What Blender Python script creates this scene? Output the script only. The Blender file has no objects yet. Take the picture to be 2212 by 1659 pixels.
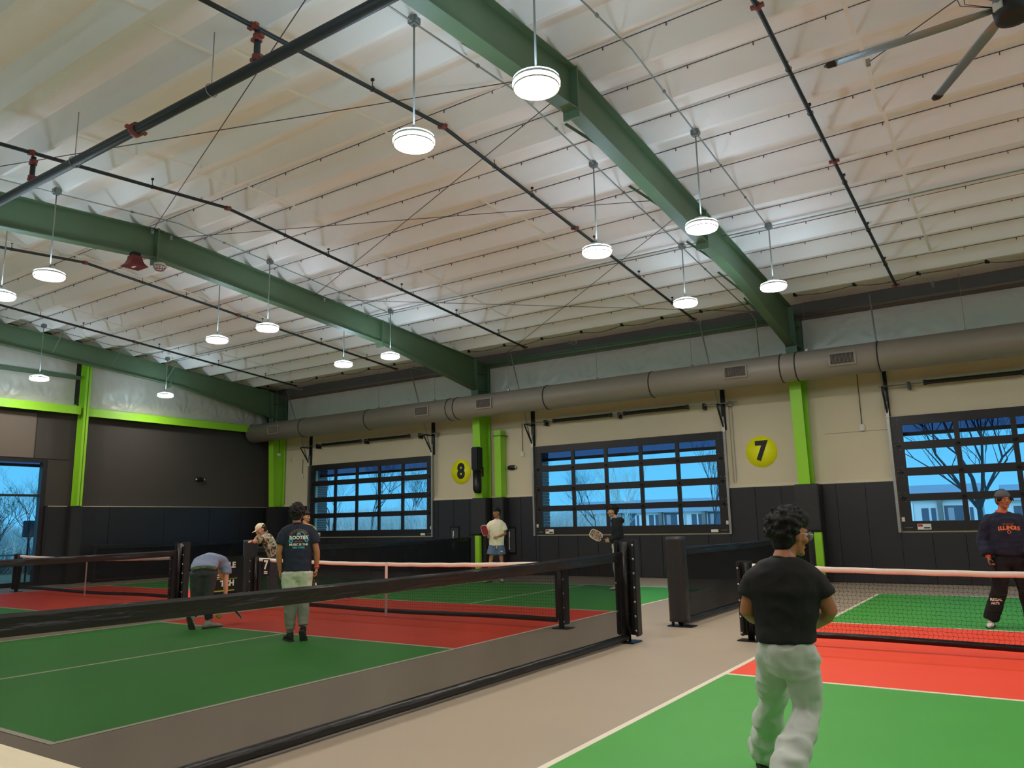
import bpy, bmesh, math, random
from mathutils import Vector, Matrix, noise
sc = bpy.context.scene
V = Vector
# ---------------------------------------------------------------- camera
YAW, PITCH, ROLL, FPX = -0.5883, 0.1778, -0.0207, 1665.71
CAM = V((2.6868, -2.9512, 1.4644))
_cy, _sy, _cp, _sp = math.cos(YAW), math.sin(YAW), math.cos(PITCH), math.sin(PITCH)
_f = V((_sy*_cp, _cy*_cp, _sp)); _r = V((_cy, -_sy, 0)); _u = _r.cross(_f)
_cr, _sr = math.cos(ROLL), math.sin(ROLL)
_r2 = _r*_cr + _u*_sr; _u2 = _u*_cr - _r*_sr
cd = bpy.data.cameras.new('camera'); cam = bpy.data.objects.new('camera', cd)
sc.collection.objects.link(cam); sc.camera = cam
cd.sensor_fit = 'HORIZONTAL'; cd.sensor_width = 36; cd.lens = FPX/2212*36
cd.clip_start = 0.05; cd.clip_end = 600
m = Matrix((( _r2.x, _u2.x, -_f.x, CAM.x), (_r2.y, _u2.y, -_f.y, CAM.y), (_r2.z, _u2.z, -_f.z, CAM.z), (0, 0, 0, 1)))
cam.matrix_world = m
# ---------------------------------------------------------------- world (blue dusk sky)
w = bpy.data.worlds.new('sky'); sc.world = w; w.use_nodes = True
nt = w.node_tree; nt.nodes.clear()
wo = nt.nodes.new('ShaderNodeOutputWorld'); bg = nt.nodes.new('ShaderNodeBackground')
tc = nt.nodes.new('ShaderNodeTexCoord'); sx = nt.nodes.new('ShaderNodeSeparateXYZ'); cr = nt.nodes.new('ShaderNodeValToRGB')
nt.links.new(tc.outputs['Generated'], sx.inputs[0]); nt.links.new(sx.outputs['Z'], cr.inputs[0])
nt.links.new(cr.outputs[0], bg.inputs[0]); nt.links.new(bg.outputs[0], wo.inputs[0])
e = cr.color_ramp.elements
e[0].position = 0.0; e[0].color = (0.12, 0.50, 0.84, 1)
e[1].position = 0.2; e[1].color = (0.06, 0.42, 0.82, 1)
x = e.new(0.6); x.color = (0.08, 0.40, 0.80, 1)
bg.inputs[1].default_value = 1.4
sl = bpy.data.lights.new('outdoor_fill', 'SUN'); sl.energy = 1.1; sl.angle = math.radians(35); sl.color = (.55, .80, 1.0)  # soft bluish sun added to brighten the houses, trees and grass outside
so = bpy.data.objects.new('outdoor_fill', sl); sc.collection.objects.link(so); so.rotation_euler = (math.radians(62), 0, math.radians(8))
LAMP_L = 129.0          # radiance of the lamp lenses
TOP_FILL = 30.0           # radiance of the ring added on top of each lamp to light the ceiling
RIM_FILL = 115.0          # radiance of each lamp's rim band, an added fill for the ceiling
vs = sc.view_settings
vs.view_transform = 'Standard'; vs.look = 'None'; vs.exposure = 0.0; vs.gamma = 1.0; vs.use_curve_mapping = False
sc.cycles.max_bounces = 8; sc.cycles.diffuse_bounces = 5; sc.cycles.transparent_max_bounces = 16
sc.cycles.use_denoising = True; sc.cycles.sample_clamp_indirect = 6
# ---------------------------------------------------------------- helpers
def lin(h):
    if not isinstance(h, str): return (h[0], h[1], h[2], 1)
    h = h.lstrip('#'); o = []
    for i in (0, 2, 4):
        c = int(h[i:i+2], 16)/255; o.append(c/12.92 if c <= .04045 else ((c+.055)/1.055)**2.4)
    return (*o, 1)
MATS = {}
def mat(name, col, rough=.6, metal=0., var=0., vscale=3., bump=0., bscale=30., emit=0., spec=.5, stretch=None):
    if name in MATS: return MATS[name]
    mt = bpy.data.materials.new(name); mt.use_nodes = True; n = mt.node_tree; b = n.nodes['Principled BSDF']
    c = lin(col); b.inputs['Base Color'].default_value = c
    b.inputs['Roughness'].default_value = rough; b.inputs['Metallic'].default_value = metal
    b.inputs['Specular IOR Level'].default_value = spec
    tcn = n.nodes.new('ShaderNodeTexCoord')
    src = tcn.outputs['Object']
    if stretch:
        mp = n.nodes.new('ShaderNodeMapping'); mp.inputs['Scale'].default_value = stretch
        n.links.new(src, mp.inputs[0]); src = mp.outputs[0]
    if var > 0:
        nz = n.nodes.new('ShaderNodeTexNoise'); nz.inputs['Scale'].default_value = vscale; nz.inputs['Detail'].default_value = 6
        n.links.new(src, nz.inputs['Vector'])
        mx = n.nodes.new('ShaderNodeMix'); mx.data_type = 'RGBA'
        mx.inputs[6].default_value = (c[0]*(1-var), c[1]*(1-var), c[2]*(1-var), 1)
        mx.inputs[7].default_value = (min(1, c[0]*(1+var)), min(1, c[1]*(1+var)), min(1, c[2]*(1+var)), 1)
        n.links.new(nz.outputs[0], mx.inputs[0]); n.links.new(mx.outputs[2], b.inputs['Base Color'])
    if bump > 0:
        nb = n.nodes.new('ShaderNodeTexNoise'); nb.inputs['Scale'].default_value = bscale; nb.inputs['Detail'].default_value = 4
        n.links.new(src, nb.inputs['Vector'])
        bp = n.nodes.new('ShaderNodeBump'); bp.inputs['Strength'].default_value = bump; bp.inputs['Distance'].default_value = .02
        n.links.new(nb.outputs[0], bp.inputs['Height']); n.links.new(bp.outputs[0], b.inputs['Normal'])
    if emit > 0:
        b.inputs['Emission Color'].default_value = c; b.inputs['Emission Strength'].default_value = emit
    MATS[name] = mt; return mt
def mesh_mat(name, col, thru):
    mt = bpy.data.materials.new(name); mt.use_nodes = True; n = mt.node_tree; b = n.nodes['Principled BSDF']
    b.inputs['Base Color'].default_value = lin(col); b.inputs['Roughness'].default_value = .8; b.inputs['Specular IOR Level'].default_value = .2
    t = n.nodes.new('ShaderNodeBsdfTransparent'); mx = n.nodes.new('ShaderNodeMixShader')
    tcn = n.nodes.new('ShaderNodeTexCoord'); wv = n.nodes.new('ShaderNodeTexNoise'); wv.inputs['Scale'].default_value = 1.3
    mr = n.nodes.new('ShaderNodeMapRange'); mr.inputs[3].default_value = thru-.05; mr.inputs[4].default_value = thru+.05
    n.links.new(tcn.outputs['Object'], wv.inputs['Vector']); n.links.new(wv.outputs[0], mr.inputs[0]); n.links.new(mr.outputs[0], mx.inputs[0])
    n.links.new(b.outputs[0], mx.inputs[1]); n.links.new(t.outputs[0], mx.inputs[2])
    n.links.new(mx.outputs[0], n.nodes['Material Output'].inputs[0]); MATS[name] = mt; return mt
def glass_mat(name, tint, refl=.08):
    mt = bpy.data.materials.new(name); mt.use_nodes = True; n = mt.node_tree; n.nodes.remove(n.nodes['Principled BSDF'])
    t = n.nodes.new('ShaderNodeBsdfTransparent'); t.inputs[0].default_value = (*tint, 1)
    g = n.nodes.new('ShaderNodeBsdfGlossy'); g.inputs['Roughness'].default_value = .03
    lw = n.nodes.new('ShaderNodeLayerWeight'); lw.inputs[0].default_value = .5; pw = n.nodes.new('ShaderNodeMath'); pw.operation = 'POWER'; pw.inputs[1].default_value = 4.5
    fr = n.nodes.new('ShaderNodeMapRange'); fr.inputs[3].default_value = .03; fr.inputs[4].default_value = .8
    n.links.new(lw.outputs['Facing'], pw.inputs[0]); n.links.new(pw.outputs[0], fr.inputs[0])
    mx = n.nodes.new('ShaderNodeMixShader'); n.links.new(fr.outputs[0], mx.inputs[0])
    n.links.new(t.outputs[0], mx.inputs[1]); n.links.new(g.outputs[0], mx.inputs[2])
    n.links.new(mx.outputs[0], n.nodes['Material Output'].inputs[0]); MATS[name] = mt; return mt

class MB:
    def __init__(s): s.v = []; s.f = []; s.sm = []
    def add(s, vs_, fs, smooth=False):
        o = len(s.v); s.v += [tuple(p) for p in vs_]
        for q in fs: s.f.append([i+o for i in q]); s.sm.append(smooth)
        return s
    def box(s, c, d, rz=0, R=None):
        c = V(c); M = R or Matrix.Rotation(rz, 3, 'Z'); h = V(d)/2
        p = [c + M @ V((a*h.x, b*h.y, g*h.z)) for a in (-1, 1) for b in (-1, 1) for g in (-1, 1)]
        return s.add(p, [(0, 1, 3, 2), (4, 6, 7, 5), (0, 4, 5, 1), (2, 3, 7, 6), (0, 2, 6, 4), (1, 5, 7, 3)])
    def b2(s, x0, x1, y0, y1, z0, z1):
        return s.box(((x0+x1)/2, (y0+y1)/2, (z0+z1)/2), (abs(x1-x0), abs(y1-y0), abs(z1-z0)))
    def rbox(s, c, d, bev=.01, rz=0):      # box with chamfered edges
        bm = bmesh.new(); bmesh.ops.create_cube(bm, size=1)
        for v_ in bm.verts: v_.co = V((v_.co.x*d[0], v_.co.y*d[1], v_.co.z*d[2]))
        bmesh.ops.bevel(bm, geom=bm.edges[:], offset=bev, segments=2, affect='EDGES')
        M = Matrix.Rotation(rz, 3, 'Z'); bm.verts.ensure_lookup_table()
        s.add([V(c)+M @ v_.co for v_ in bm.verts], [[v_.index for v_ in f_.verts] for f_ in bm.faces], False); bm.free(); return s
    def loft(s, secs, n=12, cap=True, smooth=True, closed=False):
        # secs: (centre, axisA, axisB) with axis lengths as radii
        pts = []
        for c, a, b in secs:
            for i in range(n):
                t = 2*math.pi*i/n; pts.append(V(c)+V(a)*math.cos(t)+V(b)*math.sin(t))
        fs = []; k = len(secs)
        for j in range(k-1 if not closed else k):
            for i in range(n):
                i2 = (i+1) % n; j2 = (j+1) % k
                fs.append((j*n+i, j*n+i2, j2*n+i2, j2*n+i))
        if cap and not closed: fs += [tuple(range(n))[::-1], tuple((k-1)*n+i for i in range(n))]
        return s.add(pts, fs, smooth)
    def tube(s, pts, r, n=8, cap=True, smooth=True):
        pts = [V(p) for p in pts]; k = len(pts)
        rs = r if isinstance(r, (list, tuple)) else [r]*k
        secs = []; up = None
        for i, p in enumerate(pts):
            d = (pts[min(i+1, k-1)]-pts[max(i-1, 0)])
            d = d.normalized() if d.length > 1e-9 else V((0, 0, 1))
            if up is None:
                up = V((0, 0, 1)) if abs(d.z) < .9 else V((1, 0, 0))
            a = d.cross(up).normalized(); b = a.cross(d).normalized(); up = b
            secs.append((p, a*rs[i], b*rs[i]))
        return s.loft(secs, n, cap, smooth)
    def ell(s, c, r, n=12, m_=8, R=None):
        c = V(c); R = R or Matrix.Identity(3)
        if not isinstance(r, (list, tuple)): r = (r, r, r)
        pts = [c+R @ V((0, 0, -r[2]))]
        for j in range(1, m_):
            ph = -math.pi/2+math.pi*j/m_
            for i in range(n):
                t = 2*math.pi*i/n; pts.append(c+R @ V((r[0]*math.cos(ph)*math.cos(t), r[1]*math.cos(ph)*math.sin(t), r[2]*math.sin(ph))))
        pts.append(c+R @ V((0, 0, r[2]))); fs = []; last = len(pts)-1
        for i in range(n):
            i2 = (i+1) % n
            fs.append((0, 1+i2, 1+i)); fs.append((last, 1+(m_-2)*n+i, 1+(m_-2)*n+i2))
            for j in range(m_-2): fs.append((1+j*n+i, 1+j*n+i2, 1+(j+1)*n+i2, 1+(j+1)*n+i))
        return s.add(pts, fs, True)
    def prism(s, poly, axis, a0, a1):      # poly: 2-D points; extruded along axis from a0 to a1
        def P(q, t):
            return (t, q[0], q[1]) if axis == 'x' else ((q[0], t, q[1]) if axis == 'y' else (q[0], q[1], t))
        n = len(poly)
        return s.add([P(q, a0) for q in poly]+[P(q, a1) for q in poly],
                     [tuple(range(n)), tuple(range(n, 2*n))[::-1]]+[(i, n+i, n+(i+1) % n, (i+1) % n) for i in range(n)])
    def build(s, name, mt, parent=None, fix=True):
        me = bpy.data.meshes.new(name); me.from_pydata(s.v, [], s.f); me.update()
        if fix:
            bm = bmesh.new(); bm.from_mesh(me); bmesh.ops.recalc_face_normals(bm, faces=bm.faces[:]); bm.to_mesh(me); bm.free()
        me.polygons.foreach_set('use_smooth', s.sm)
        if isinstance(mt, str): mt = MATS[mt]
        if mt: me.materials.append(mt)
        o = bpy.data.objects.new(name, me); sc.collection.objects.link(o)
        if parent: o.parent = parent
        return o
def tag(o, label=None, cat=None, group=None, kind=None):
    if label: o['label'] = label
    if cat: o['category'] = cat
    if group: o['group'] = group
    if kind: o['kind'] = kind
    return o
def thing(name, label=None, cat=None, loc=(0, 0, 0), rz=0, group=None, kind=None):
    o = bpy.data.objects.new(name, None); sc.collection.objects.link(o); o.location = loc; o.rotation_euler[2] = rz
    o.empty_display_size = .1
    return tag(o, label, cat, group, kind)
def inst(o, parent=None, loc=None, name=None, rz=None):
    c = o.copy(); sc.collection.objects.link(c)
    if name: c.name = name
    c.parent = parent
    if loc is not None: c.location = loc
    if rz is not None: c.rotation_euler[2] = rz
    return c
def copy_tree(o, parent=None):
    c = o.copy(); sc.collection.objects.link(c); c.parent = parent
    for ch in list(o.children): copy_tree(ch, c)
    return c
def text_obj(name, s, size, mt, parent, loc, R, bold=0., align='CENTER', ext=.002, sx=1.):
    cu = bpy.data.curves.new('t', 'FONT'); cu.body = s; cu.size = size; cu.align_x = align; cu.align_y = 'CENTER'
    cu.offset = bold; cu.extrude = ext; cu.resolution_u = 3
    t = bpy.data.objects.new('t', cu); sc.collection.objects.link(t); bpy.context.view_layer.update()
    me = bpy.data.meshes.new_from_object(t); bpy.data.objects.remove(t)
    me.materials.clear(); me.materials.append(MATS[mt] if isinstance(mt, str) else mt)
    M = R.to_4x4(); M.translation = V(loc); me.transform(M @ Matrix.Diagonal((sx, 1, 1, 1)))
    o = bpy.data.objects.new(name, me); sc.collection.objects.link(o); o.parent = parent; return o
def facing(right, up):
    r = V(right).normalized(); u = V(up).normalized(); n_ = r.cross(u)
    return Matrix((r, u, n_)).transposed()
rnd = random.Random(7)
PI = math.pi
# ---------------------------------------------------------------- materials
mat('floor_gray', '#a99b88', .55, var=.06, vscale=1.1, bump=.03, bscale=60)
mat('court_green', (.062, .37, .052), .6, var=.07, vscale=2., bump=.03, bscale=80)
mat('court_red', (.95, .072, .025), .6, var=.04, vscale=2.)
mat('line_white', '#e9e2cf', .6, var=.05, vscale=9)
mat('pad_black', '#26262b', .42, var=.1, vscale=2, bump=.06, bscale=5)
mat('pad_post', '#2b2a2c', .4, var=.12, vscale=5, bump=.25, bscale=7)
mat('wall_beige', '#d8ccb0', .85, var=.04, vscale=1.5)
mat('wall_charcoal', '#433f3b', .8, var=.06, vscale=1.2)
mat('wall_taupe', '#6f675d', .8, var=.06, vscale=1.2)
mat('wall_back', '#6b665e', .8, var=.05, vscale=1.2)
mat('ceiling_white', '#f6f4f0', .7, var=.03, vscale=2.5, bump=.25, bscale=5, stretch=(1, 3, 1))
mat('insulation', '#d0ccba', .32, var=.05, vscale=4, bump=.3, bscale=9)
mat('green_steel', (.31, .68, .03), .42, var=.06, vscale=4)
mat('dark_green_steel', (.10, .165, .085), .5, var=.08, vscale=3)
mat('duct_gray', '#9b9083', .5, .1, var=.05, vscale=3)
mat('duct_dark', '#2b2a29', .7)
mat('black_pipe', '#33383a', .5, .3, var=.1, vscale=5)
mat('red_coupling', '#8a3f33', .5, var=.2, vscale=20)
mat('conduit', '#9aa09c', .4, .6)
mat('strap_white', '#f4efe2', .7)
mat('cable_dark', '#5b4b4b', .7)
mat('galv', '#a2a3a0', .42, .7, var=.15, vscale=20)
mat('black_frame', '#1d1a1c', .45, var=.06, vscale=6)
mat('black_metal', '#151517', .35, .2)
mat('spring_black', '#121214', .5)
mat('sign_yellow', (1.0, .98, .005), .5)
mat('sign_dark', '#15181f', .5)
mat('tape_white', (.93, .80, .70), .7, var=.1, vscale=14, stretch=(.4, 1, 4))
mat('strap_pinkish', (.78, .66, .58), .7)
mat('net_cord', '#0e0e10', .8)
mat('net_black', '#17161a', .6, var=.2, vscale=8, bump=.3, bscale=9)
mat('band_black', '#1b1a1b', .34, var=.3, vscale=6, bump=.9, bscale=5, stretch=(1, .5, 3))
mat('grommet', '#d6cfc6', .3, .6)
mat('lamp_body', '#c9c4b8', .5)
mat('box_gray', '#7b817e', .5, .2)
mat('white_plastic', '#dedad0', .5)
mat('red_horn', '#6d1f22', .45)
mat('panel_gray', '#3d4042', .4, .2)
mat('fan_blade', '#9aa2a3', .4, .5)
mat('fan_hub', '#2b2521', .5)
mat('rail_cream', '#e6d8b8', .6, var=.1, vscale=12, stretch=(.3, 4, 4))
mat('board_black', '#141416', .45)
mat('yellow_ink', '#c8c040', .6)
mat('white_ink', '#f3eee2', .6)
mat('paper', '#e9e6dd', .6)
mat('red_ink', '#b03a2e', .6)
mat('brick', '#7d6a68', .8, var=.15, vscale=9)
mat('mortar', '#eeeae0', .9)
mat('grass', '#d8caa0', .95, var=.3, vscale=.8)
mat('bark', '#5e5a60', .9, var=.2, vscale=8)
mat('pale_bark', '#f4f0e6', .9, var=.2, vscale=8)
mat('scrub', '#f4efe2', .95, var=.3, vscale=2)
mat('leaf_green', '#7c8f4a', .9, var=.3, vscale=2)
mat('facade_white', '#f2f4f6', .8)
mat('facade_stone', '#8b8884', .9, var=.3, vscale=2)
mat('roof_gray', '#b9b9c0', .9, var=.1, vscale=.5)
mat('facade_dark', '#56677c', .5)
mesh_mat('fence_mesh', '#0f0f10', .29)
mesh_mat('vinyl_mesh', '#17191d', .06)
glass_mat('pane_glass', (.92, .95, .96))
glass_mat('canopy_glass', (.45, .38, .48))
lens = bpy.data.materials.new('lamp_lens'); lens.use_nodes = True
lb = lens.node_tree.nodes['Principled BSDF']; lb.inputs['Base Color'].default_value = (1, 1, 1, 1)
lb.inputs['Emission Color'].default_value = (1.0, .88, .75, 1); lb.inputs['Emission Strength'].default_value = LAMP_L; MATS['lamp_lens'] = lens
rim_mat = bpy.data.materials.new('lamp_rim_fill'); rim_mat.use_nodes = True
lb = rim_mat.node_tree.nodes['Principled BSDF']; lb.inputs['Base Color'].default_value = (.7, .68, .62, 1)
lb.inputs['Emission Color'].default_value = (.60, .80, 1.0, 1); lb.inputs['Emission Strength'].default_value = RIM_FILL; MATS['lamp_rim_fill'] = rim_mat
fu = rim_mat.copy(); fu.name = 'lamp_top_fill'; fu.node_tree.nodes['Principled BSDF'].inputs['Emission Strength'].default_value = TOP_FILL; MATS['lamp_top_fill'] = fu

XL, XR, YB, YF = -20.7, 16.7, 15.9, -5.9
RX = [-20.0, -10.8, -1.63, 7.52]      # frame lines
def zp(y): return 7.17-.083*abs(y-5)   # purlin underside
# ---------------------------------------------------------------- floor and courts
fl = thing('floor', kind='structure')
MB().b2(XL-.3, XR+.3, YF-.3, YB+.3, -.2, 0).build('floor_slab', 'floor_gray', fl)
PZ = .002
def court(x0):
    def slab(nm, mt, a, b, c, d, z=PZ): MB().b2(x0+a, x0+b, c, d, 0, z).build(nm, mt, fl)
    slab('court_surface', 'court_green', 0, 6.096, 0, 4.572); slab('court_surface', 'court_green', 0, 6.096, 8.839, 13.411)
    slab('kitchen_surface', 'court_red', 0, 6.096, 4.572, 8.839)
    L = .0508; z = PZ+.0015
    for a, b, c, d in ((0, L, 0, 13.411), (6.096-L, 6.096, 0, 13.411), (L, 6.096-L, 0, L), (L, 6.096-L, 13.411-L, 13.411),
                       (L, 6.096-L, 4.572, 4.572+L), (L, 6.096-L, 8.839-L, 8.839), (3.023, 3.023+L, L, 4.572), (3.023, 3.023+L, 8.839, 13.411-L)):
        slab('court_line', 'line_white', a, b, c, d, z)
for x0 in (0, -9.313, -18.626, 9.313): court(x0)
# ---------------------------------------------------------------- window wall
WINS = [(-18.5, -12.95), (-9.12, -3.58), (.22, 5.78)]
WZ0, WZ1 = 1.12, 3.60
wb = thing('wall_back', kind='structure')
b_ = MB(); xs = [XL]+[q for w_ in WINS for q in w_]+[XR]
for i in range(0, len(xs), 2): b_.b2(xs[i], xs[i+1], YB, YB+.3, 0, 5.25)
for a, c in WINS: b_.b2(a, c, YB, YB+.3, 0, WZ0); b_.b2(a, c, YB, YB+.3, WZ1, 5.25)
b_.build('wall_board', 'wall_beige', wb)
MB().b2(XL, XR, YB, YB+.3, 5.25, 7.59).build('wall_liner', 'wall_back', wb)
# board joint lines and sloped ledge on top of the padding
for x0, x1 in ((XL, WINS[0][0]), (WINS[0][1], WINS[1][0]), (WINS[1][1], WINS[2][0]), (WINS[2][1], XR)):
    MB().prism([(YB, 2.19), (YB-.045, 2.19), (YB-.045, 2.205), (YB, 2.27)], 'x', x0+.02, x1-.02).build('ledge_trim', 'wall_beige', wb)
MB().b2(-1.2, .2, YB-.004, YB, 3.33, 3.338).build('board_joint', 'wall_taupe', wb)
def crinkle(name, parent, P, U, Vv, nu, nv, stars, amp=.03):
    # hung vinyl-faced insulation: P origin, U and Vv edge vectors, bulging towards normal
    U = V(U); Vv = V(Vv); N = U.cross(Vv).normalized(); lu, lv = U.length, Vv.length; mb = MB(); pts = []
    for j in range(nv+1):
        for i in range(nu+1):
            s, t = lu*i/nu, lv*j/nv
            d = amp*(noise.noise(V((s*1.3, t*.7, 3)))+.6*noise.noise(V((s*3.1, t*1.2, 9)))+.4*noise.noise(V((s*6+t*2, t*4-s, 5))))
            for (a, b, rr) in stars:
                ds, dt = s-a, t-b; r = math.hypot(ds, dt*1.2)
                if r < rr:
                    an = math.atan2(dt, ds); d += .035*(1-r/rr)*math.sin(an*13+noise.noise(V((a, an*2, 0)))*3)*min(1, r/.08)
            bul = min(1, min(s, lu-s, t, lv-t)/.15); pts.append(V(P)+U*(i/nu)+Vv*(j/nv)+N*(d*bul+.03*bul))
    fs = [(j*(nu+1)+i, j*(nu+1)+i+1, (j+1)*(nu+1)+i+1, (j+1)*(nu+1)+i) for j in range(nv) for i in range(nu)]
    mb.add(pts, fs, True); return mb.build(name, 'insulation', parent, fix=False)
for x0, x1 in ((-19.8, -10.95), (-10.65, -1.78), (-1.48, 7.4), (7.65, 16.6)):
    n_ = int((x1-x0)*14)
    st = [(k*1.48+.3, 0.0, .8) for k in range(6)]+[(k*1.48+1.0, .95, .6) for k in range(6)]
    crinkle('insulation_blanket', wb, (x0, YB-.05, 5.2), (x1-x0, 0, 0), (0, 0, .93), n_, 16, st, .022)
# wall pads (24 inch panels)
def pads_back(x0, x1, z1, first=None):
    x_ = x0
    edges = [x0]+[q for q in PJ if x0+.08 < q < x1-.08]+[x1]
    for a, b in zip(edges[:-1], edges[1:]):
        MB().rbox(((a+b)/2, YB-.03, z1/2+.006), (b-a-.008, .052, z1-.012), .006).build('wall_pad', 'pad_black', wb)
PJ = [-.44+.613*k for k in range(-36, 30)]
for X in RX:
    MB().rbox((X+(.1 if X < -15 else .03), 15.62, 1.095), (.62 if X < -15 else .52, .56, 2.19), .02).build('column_pad', 'pad_post', wb)
MB().rbox((-10.25, 15.72, 1.095), (.40, .34, 2.18), .02).build('column_pad', 'pad_post', wb)
prev = XL+.06
for a, c in WINS:
    pads_back(prev, a-.03, 2.19); pads_back(a-.03, c+.03, 1.08); prev = c+.03
pads_back(prev, XR-.05, 2.19)
# ---------------------------------------------------------------- left wall
wl = thing('wall_left', kind='structure')
DY0, DY1, DZ1 = 2.2, 8.03, 3.52
b_ = MB(); b_.b2(XL-.3, XL, DY1, YB+.3, 0, 7.59); b_.b2(XL-.3, XL, YF, DY0, 0, 7.59); b_.b2(XL-.3, XL, DY0, DY1, DZ1, 7.59)
b_.build('wall_board', 'wall_charcoal', wl)
MB().b2(XL, XL+.03, YF, 7.62, DZ1+.02, 4.80).build('wall_panel', 'wall_taupe', wl)
MB().b2(XL, XL+.02, 7.66, 8.6, DZ1+.02, 4.80).build('wall_panel', 'wall_charcoal', wl)
stz = [(.4+k*1.25, 0.0, .75) for k in range(6)]
crinkle('insulation_blanket', wl, (XL+.06, 8.95, 5.12), (0, 6.65, 0), (0, 0, 1.4), 150, 28, [(.2, .0, .4), (1.3, 0, .8), (2.3, 0, .6), (3.2, 0, .7), (4.4, 0, .6), (5.6, 0, .6)], .045)
crinkle('insulation_blanket', wl, (XL+.06, 1.6, 5.12), (0, 7.0, 0), (0, 0, .85), 150, 22, [(6.2, 0, .7), (5.2, 0, .8), (4.2, 0, .6), (2.6, 0, .7), (1, 0, .7)], .05)
crinkle('insulation_blanket', wl, (XL+.06, 1.6, 6.02), (0, 7.0, 0), (0, 0, 1.0), 130, 20, [(.9, 0, .6), (2.4, .3, .6), (4, .2, .7)], .035)
ej = [8.1, 8.66, 9.9, 11.7, 13.35, 14.6, 15.82]
for a, b in zip(ej[:-1], ej[1:]):
    MB().rbox((XL+.035, (a+b)/2, 1.1), (.06, b-a-.008, 2.17), .006).build('wall_pad', 'pad_black', wl)
MB().rbox((XL+.14, 8.83, 1.1), (.28, .36, 2.175), .02).build('post_pad', 'pad_post', wl)
MB().b2(XL, XL+.075, 9.02, 15.8, 2.185, 2.2).build('ledge_trim', 'wall_beige', wl)
MB().b2(XL, XL+.075, 8.1, 8.64, 2.185, 2.2).build('ledge_trim', 'wall_beige', wl)
# unseen walls behind and right of the camera close the hall
w3 = thing('wall_right', kind='structure'); MB().b2(XR, XR+.3, YF, YB, 0, 7.59).build('wall_board', 'wall_back', w3)
w4 = thing('wall_front', kind='structure'); MB().b2(XL, XR, YF-.3, YF, 0, 7.59).build('wall_board', 'wall_back', w4)
# ---------------------------------------------------------------- ceiling: purlins boxed in white fabric
ce = thing('ceiling', kind='structure')
Ls = [3.83-.93*k for k in range(10, -1, -1)]+[4.62]+[5.36+.9*k for k in range(11)]
prof = [(YF-.1, .26)]
for L in Ls: prof += [(L-.24, .26), (L-.05, .05), (L, 0), (L+.055, -.002), (L+.06, .26)]
prof.append((YB+.2, .26))
mb = MB(); NX = 44; pts = []
for i in range(NX+1):
    X = XL+(XR-XL)*i/NX
    for (y, o) in prof:
        sag = .03*noise.noise(V((X*.9, y*1.1, 0))) if o > .1 else .004*noise.noise(V((X*.7, y, 2)))
        pts.append((X, y, zp(y)+o+sag))
k = len(prof)
mb.add(pts, [(i*k+j, (i+1)*k+j, (i+1)*k+j+1, i*k+j+1) for i in range(NX) for j in range(k-1)], False)
mb.build('ceiling_fabric', 'ceiling_white', ce, fix=False)
MB().b2(XL-.3, XR+.3, YF-.3, YB+.3, 7.6, 7.7).build('roof_deck', 'wall_back', ce)
for L in Ls:
    if L > 5.0 and L < 14.6:           # lacing cord with clips along each far-slope purlin
        mb = MB(); yy = L-.225; z = zp(yy)+.235
        xs_ = [XL+.1+(XR-XL-.2)*i/30 for i in range(31)]
        mb.tube([(q, yy, z-.006*abs(math.sin(i*1.7))) for i, q in enumerate(xs_)], .0065, 5)
        q = XL+.4+rnd.random()*.5
        while q < 8:
            mb.box((q, yy, z-.025), (.012, .012, .05)); q += .86
        mb.build('lacing_cord', 'cable_dark', ce)
# white sag straps across the purlins
for X in (-17.2, -13.45, -7.78, -4.57, 1.55, 4.6):
    for a, b in zip(Ls[:-1], Ls[1:]):
        if b < 14:
            dx = .12*math.sin(a*3.1+X)*(1 if abs(X-1.55) > .1 else .1)
            z0, z1 = zp(a), zp(b)
            if rnd.random() < .8 or X > 1: MB().box((X+dx, (a+b)/2+.03, (z0+z1)/2+.005), (.05, b-a-.02, .005), R=Matrix.Rotation(math.atan2(z1-z0, b-a), 3, 'X')).build('sag_strap', 'strap_white', ce)
# eave strut along the window wall
es = thing('trim_1', kind='structure')
for x0, x1 in zip([XL]+RX, RX+[XR]):
    mt = 'wall_taupe' if x0 in (XL, RX[0], RX[2]) else 'dark_green_steel'
    MB().prism([(15.62, 6.08), (15.85, 6.08), (15.85, 6.30), (15.8, 6.30), (15.8, 6.11), (15.62, 6.11)], 'x', x0+.12, x1-.12).build('eave_strut', mt, es)
    MB().tube([(x0+.12, 15.55, 6.13), (x1-.12, 15.55, 6.13)], .045, 10).build('eave_pipe', mt, es)
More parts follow.
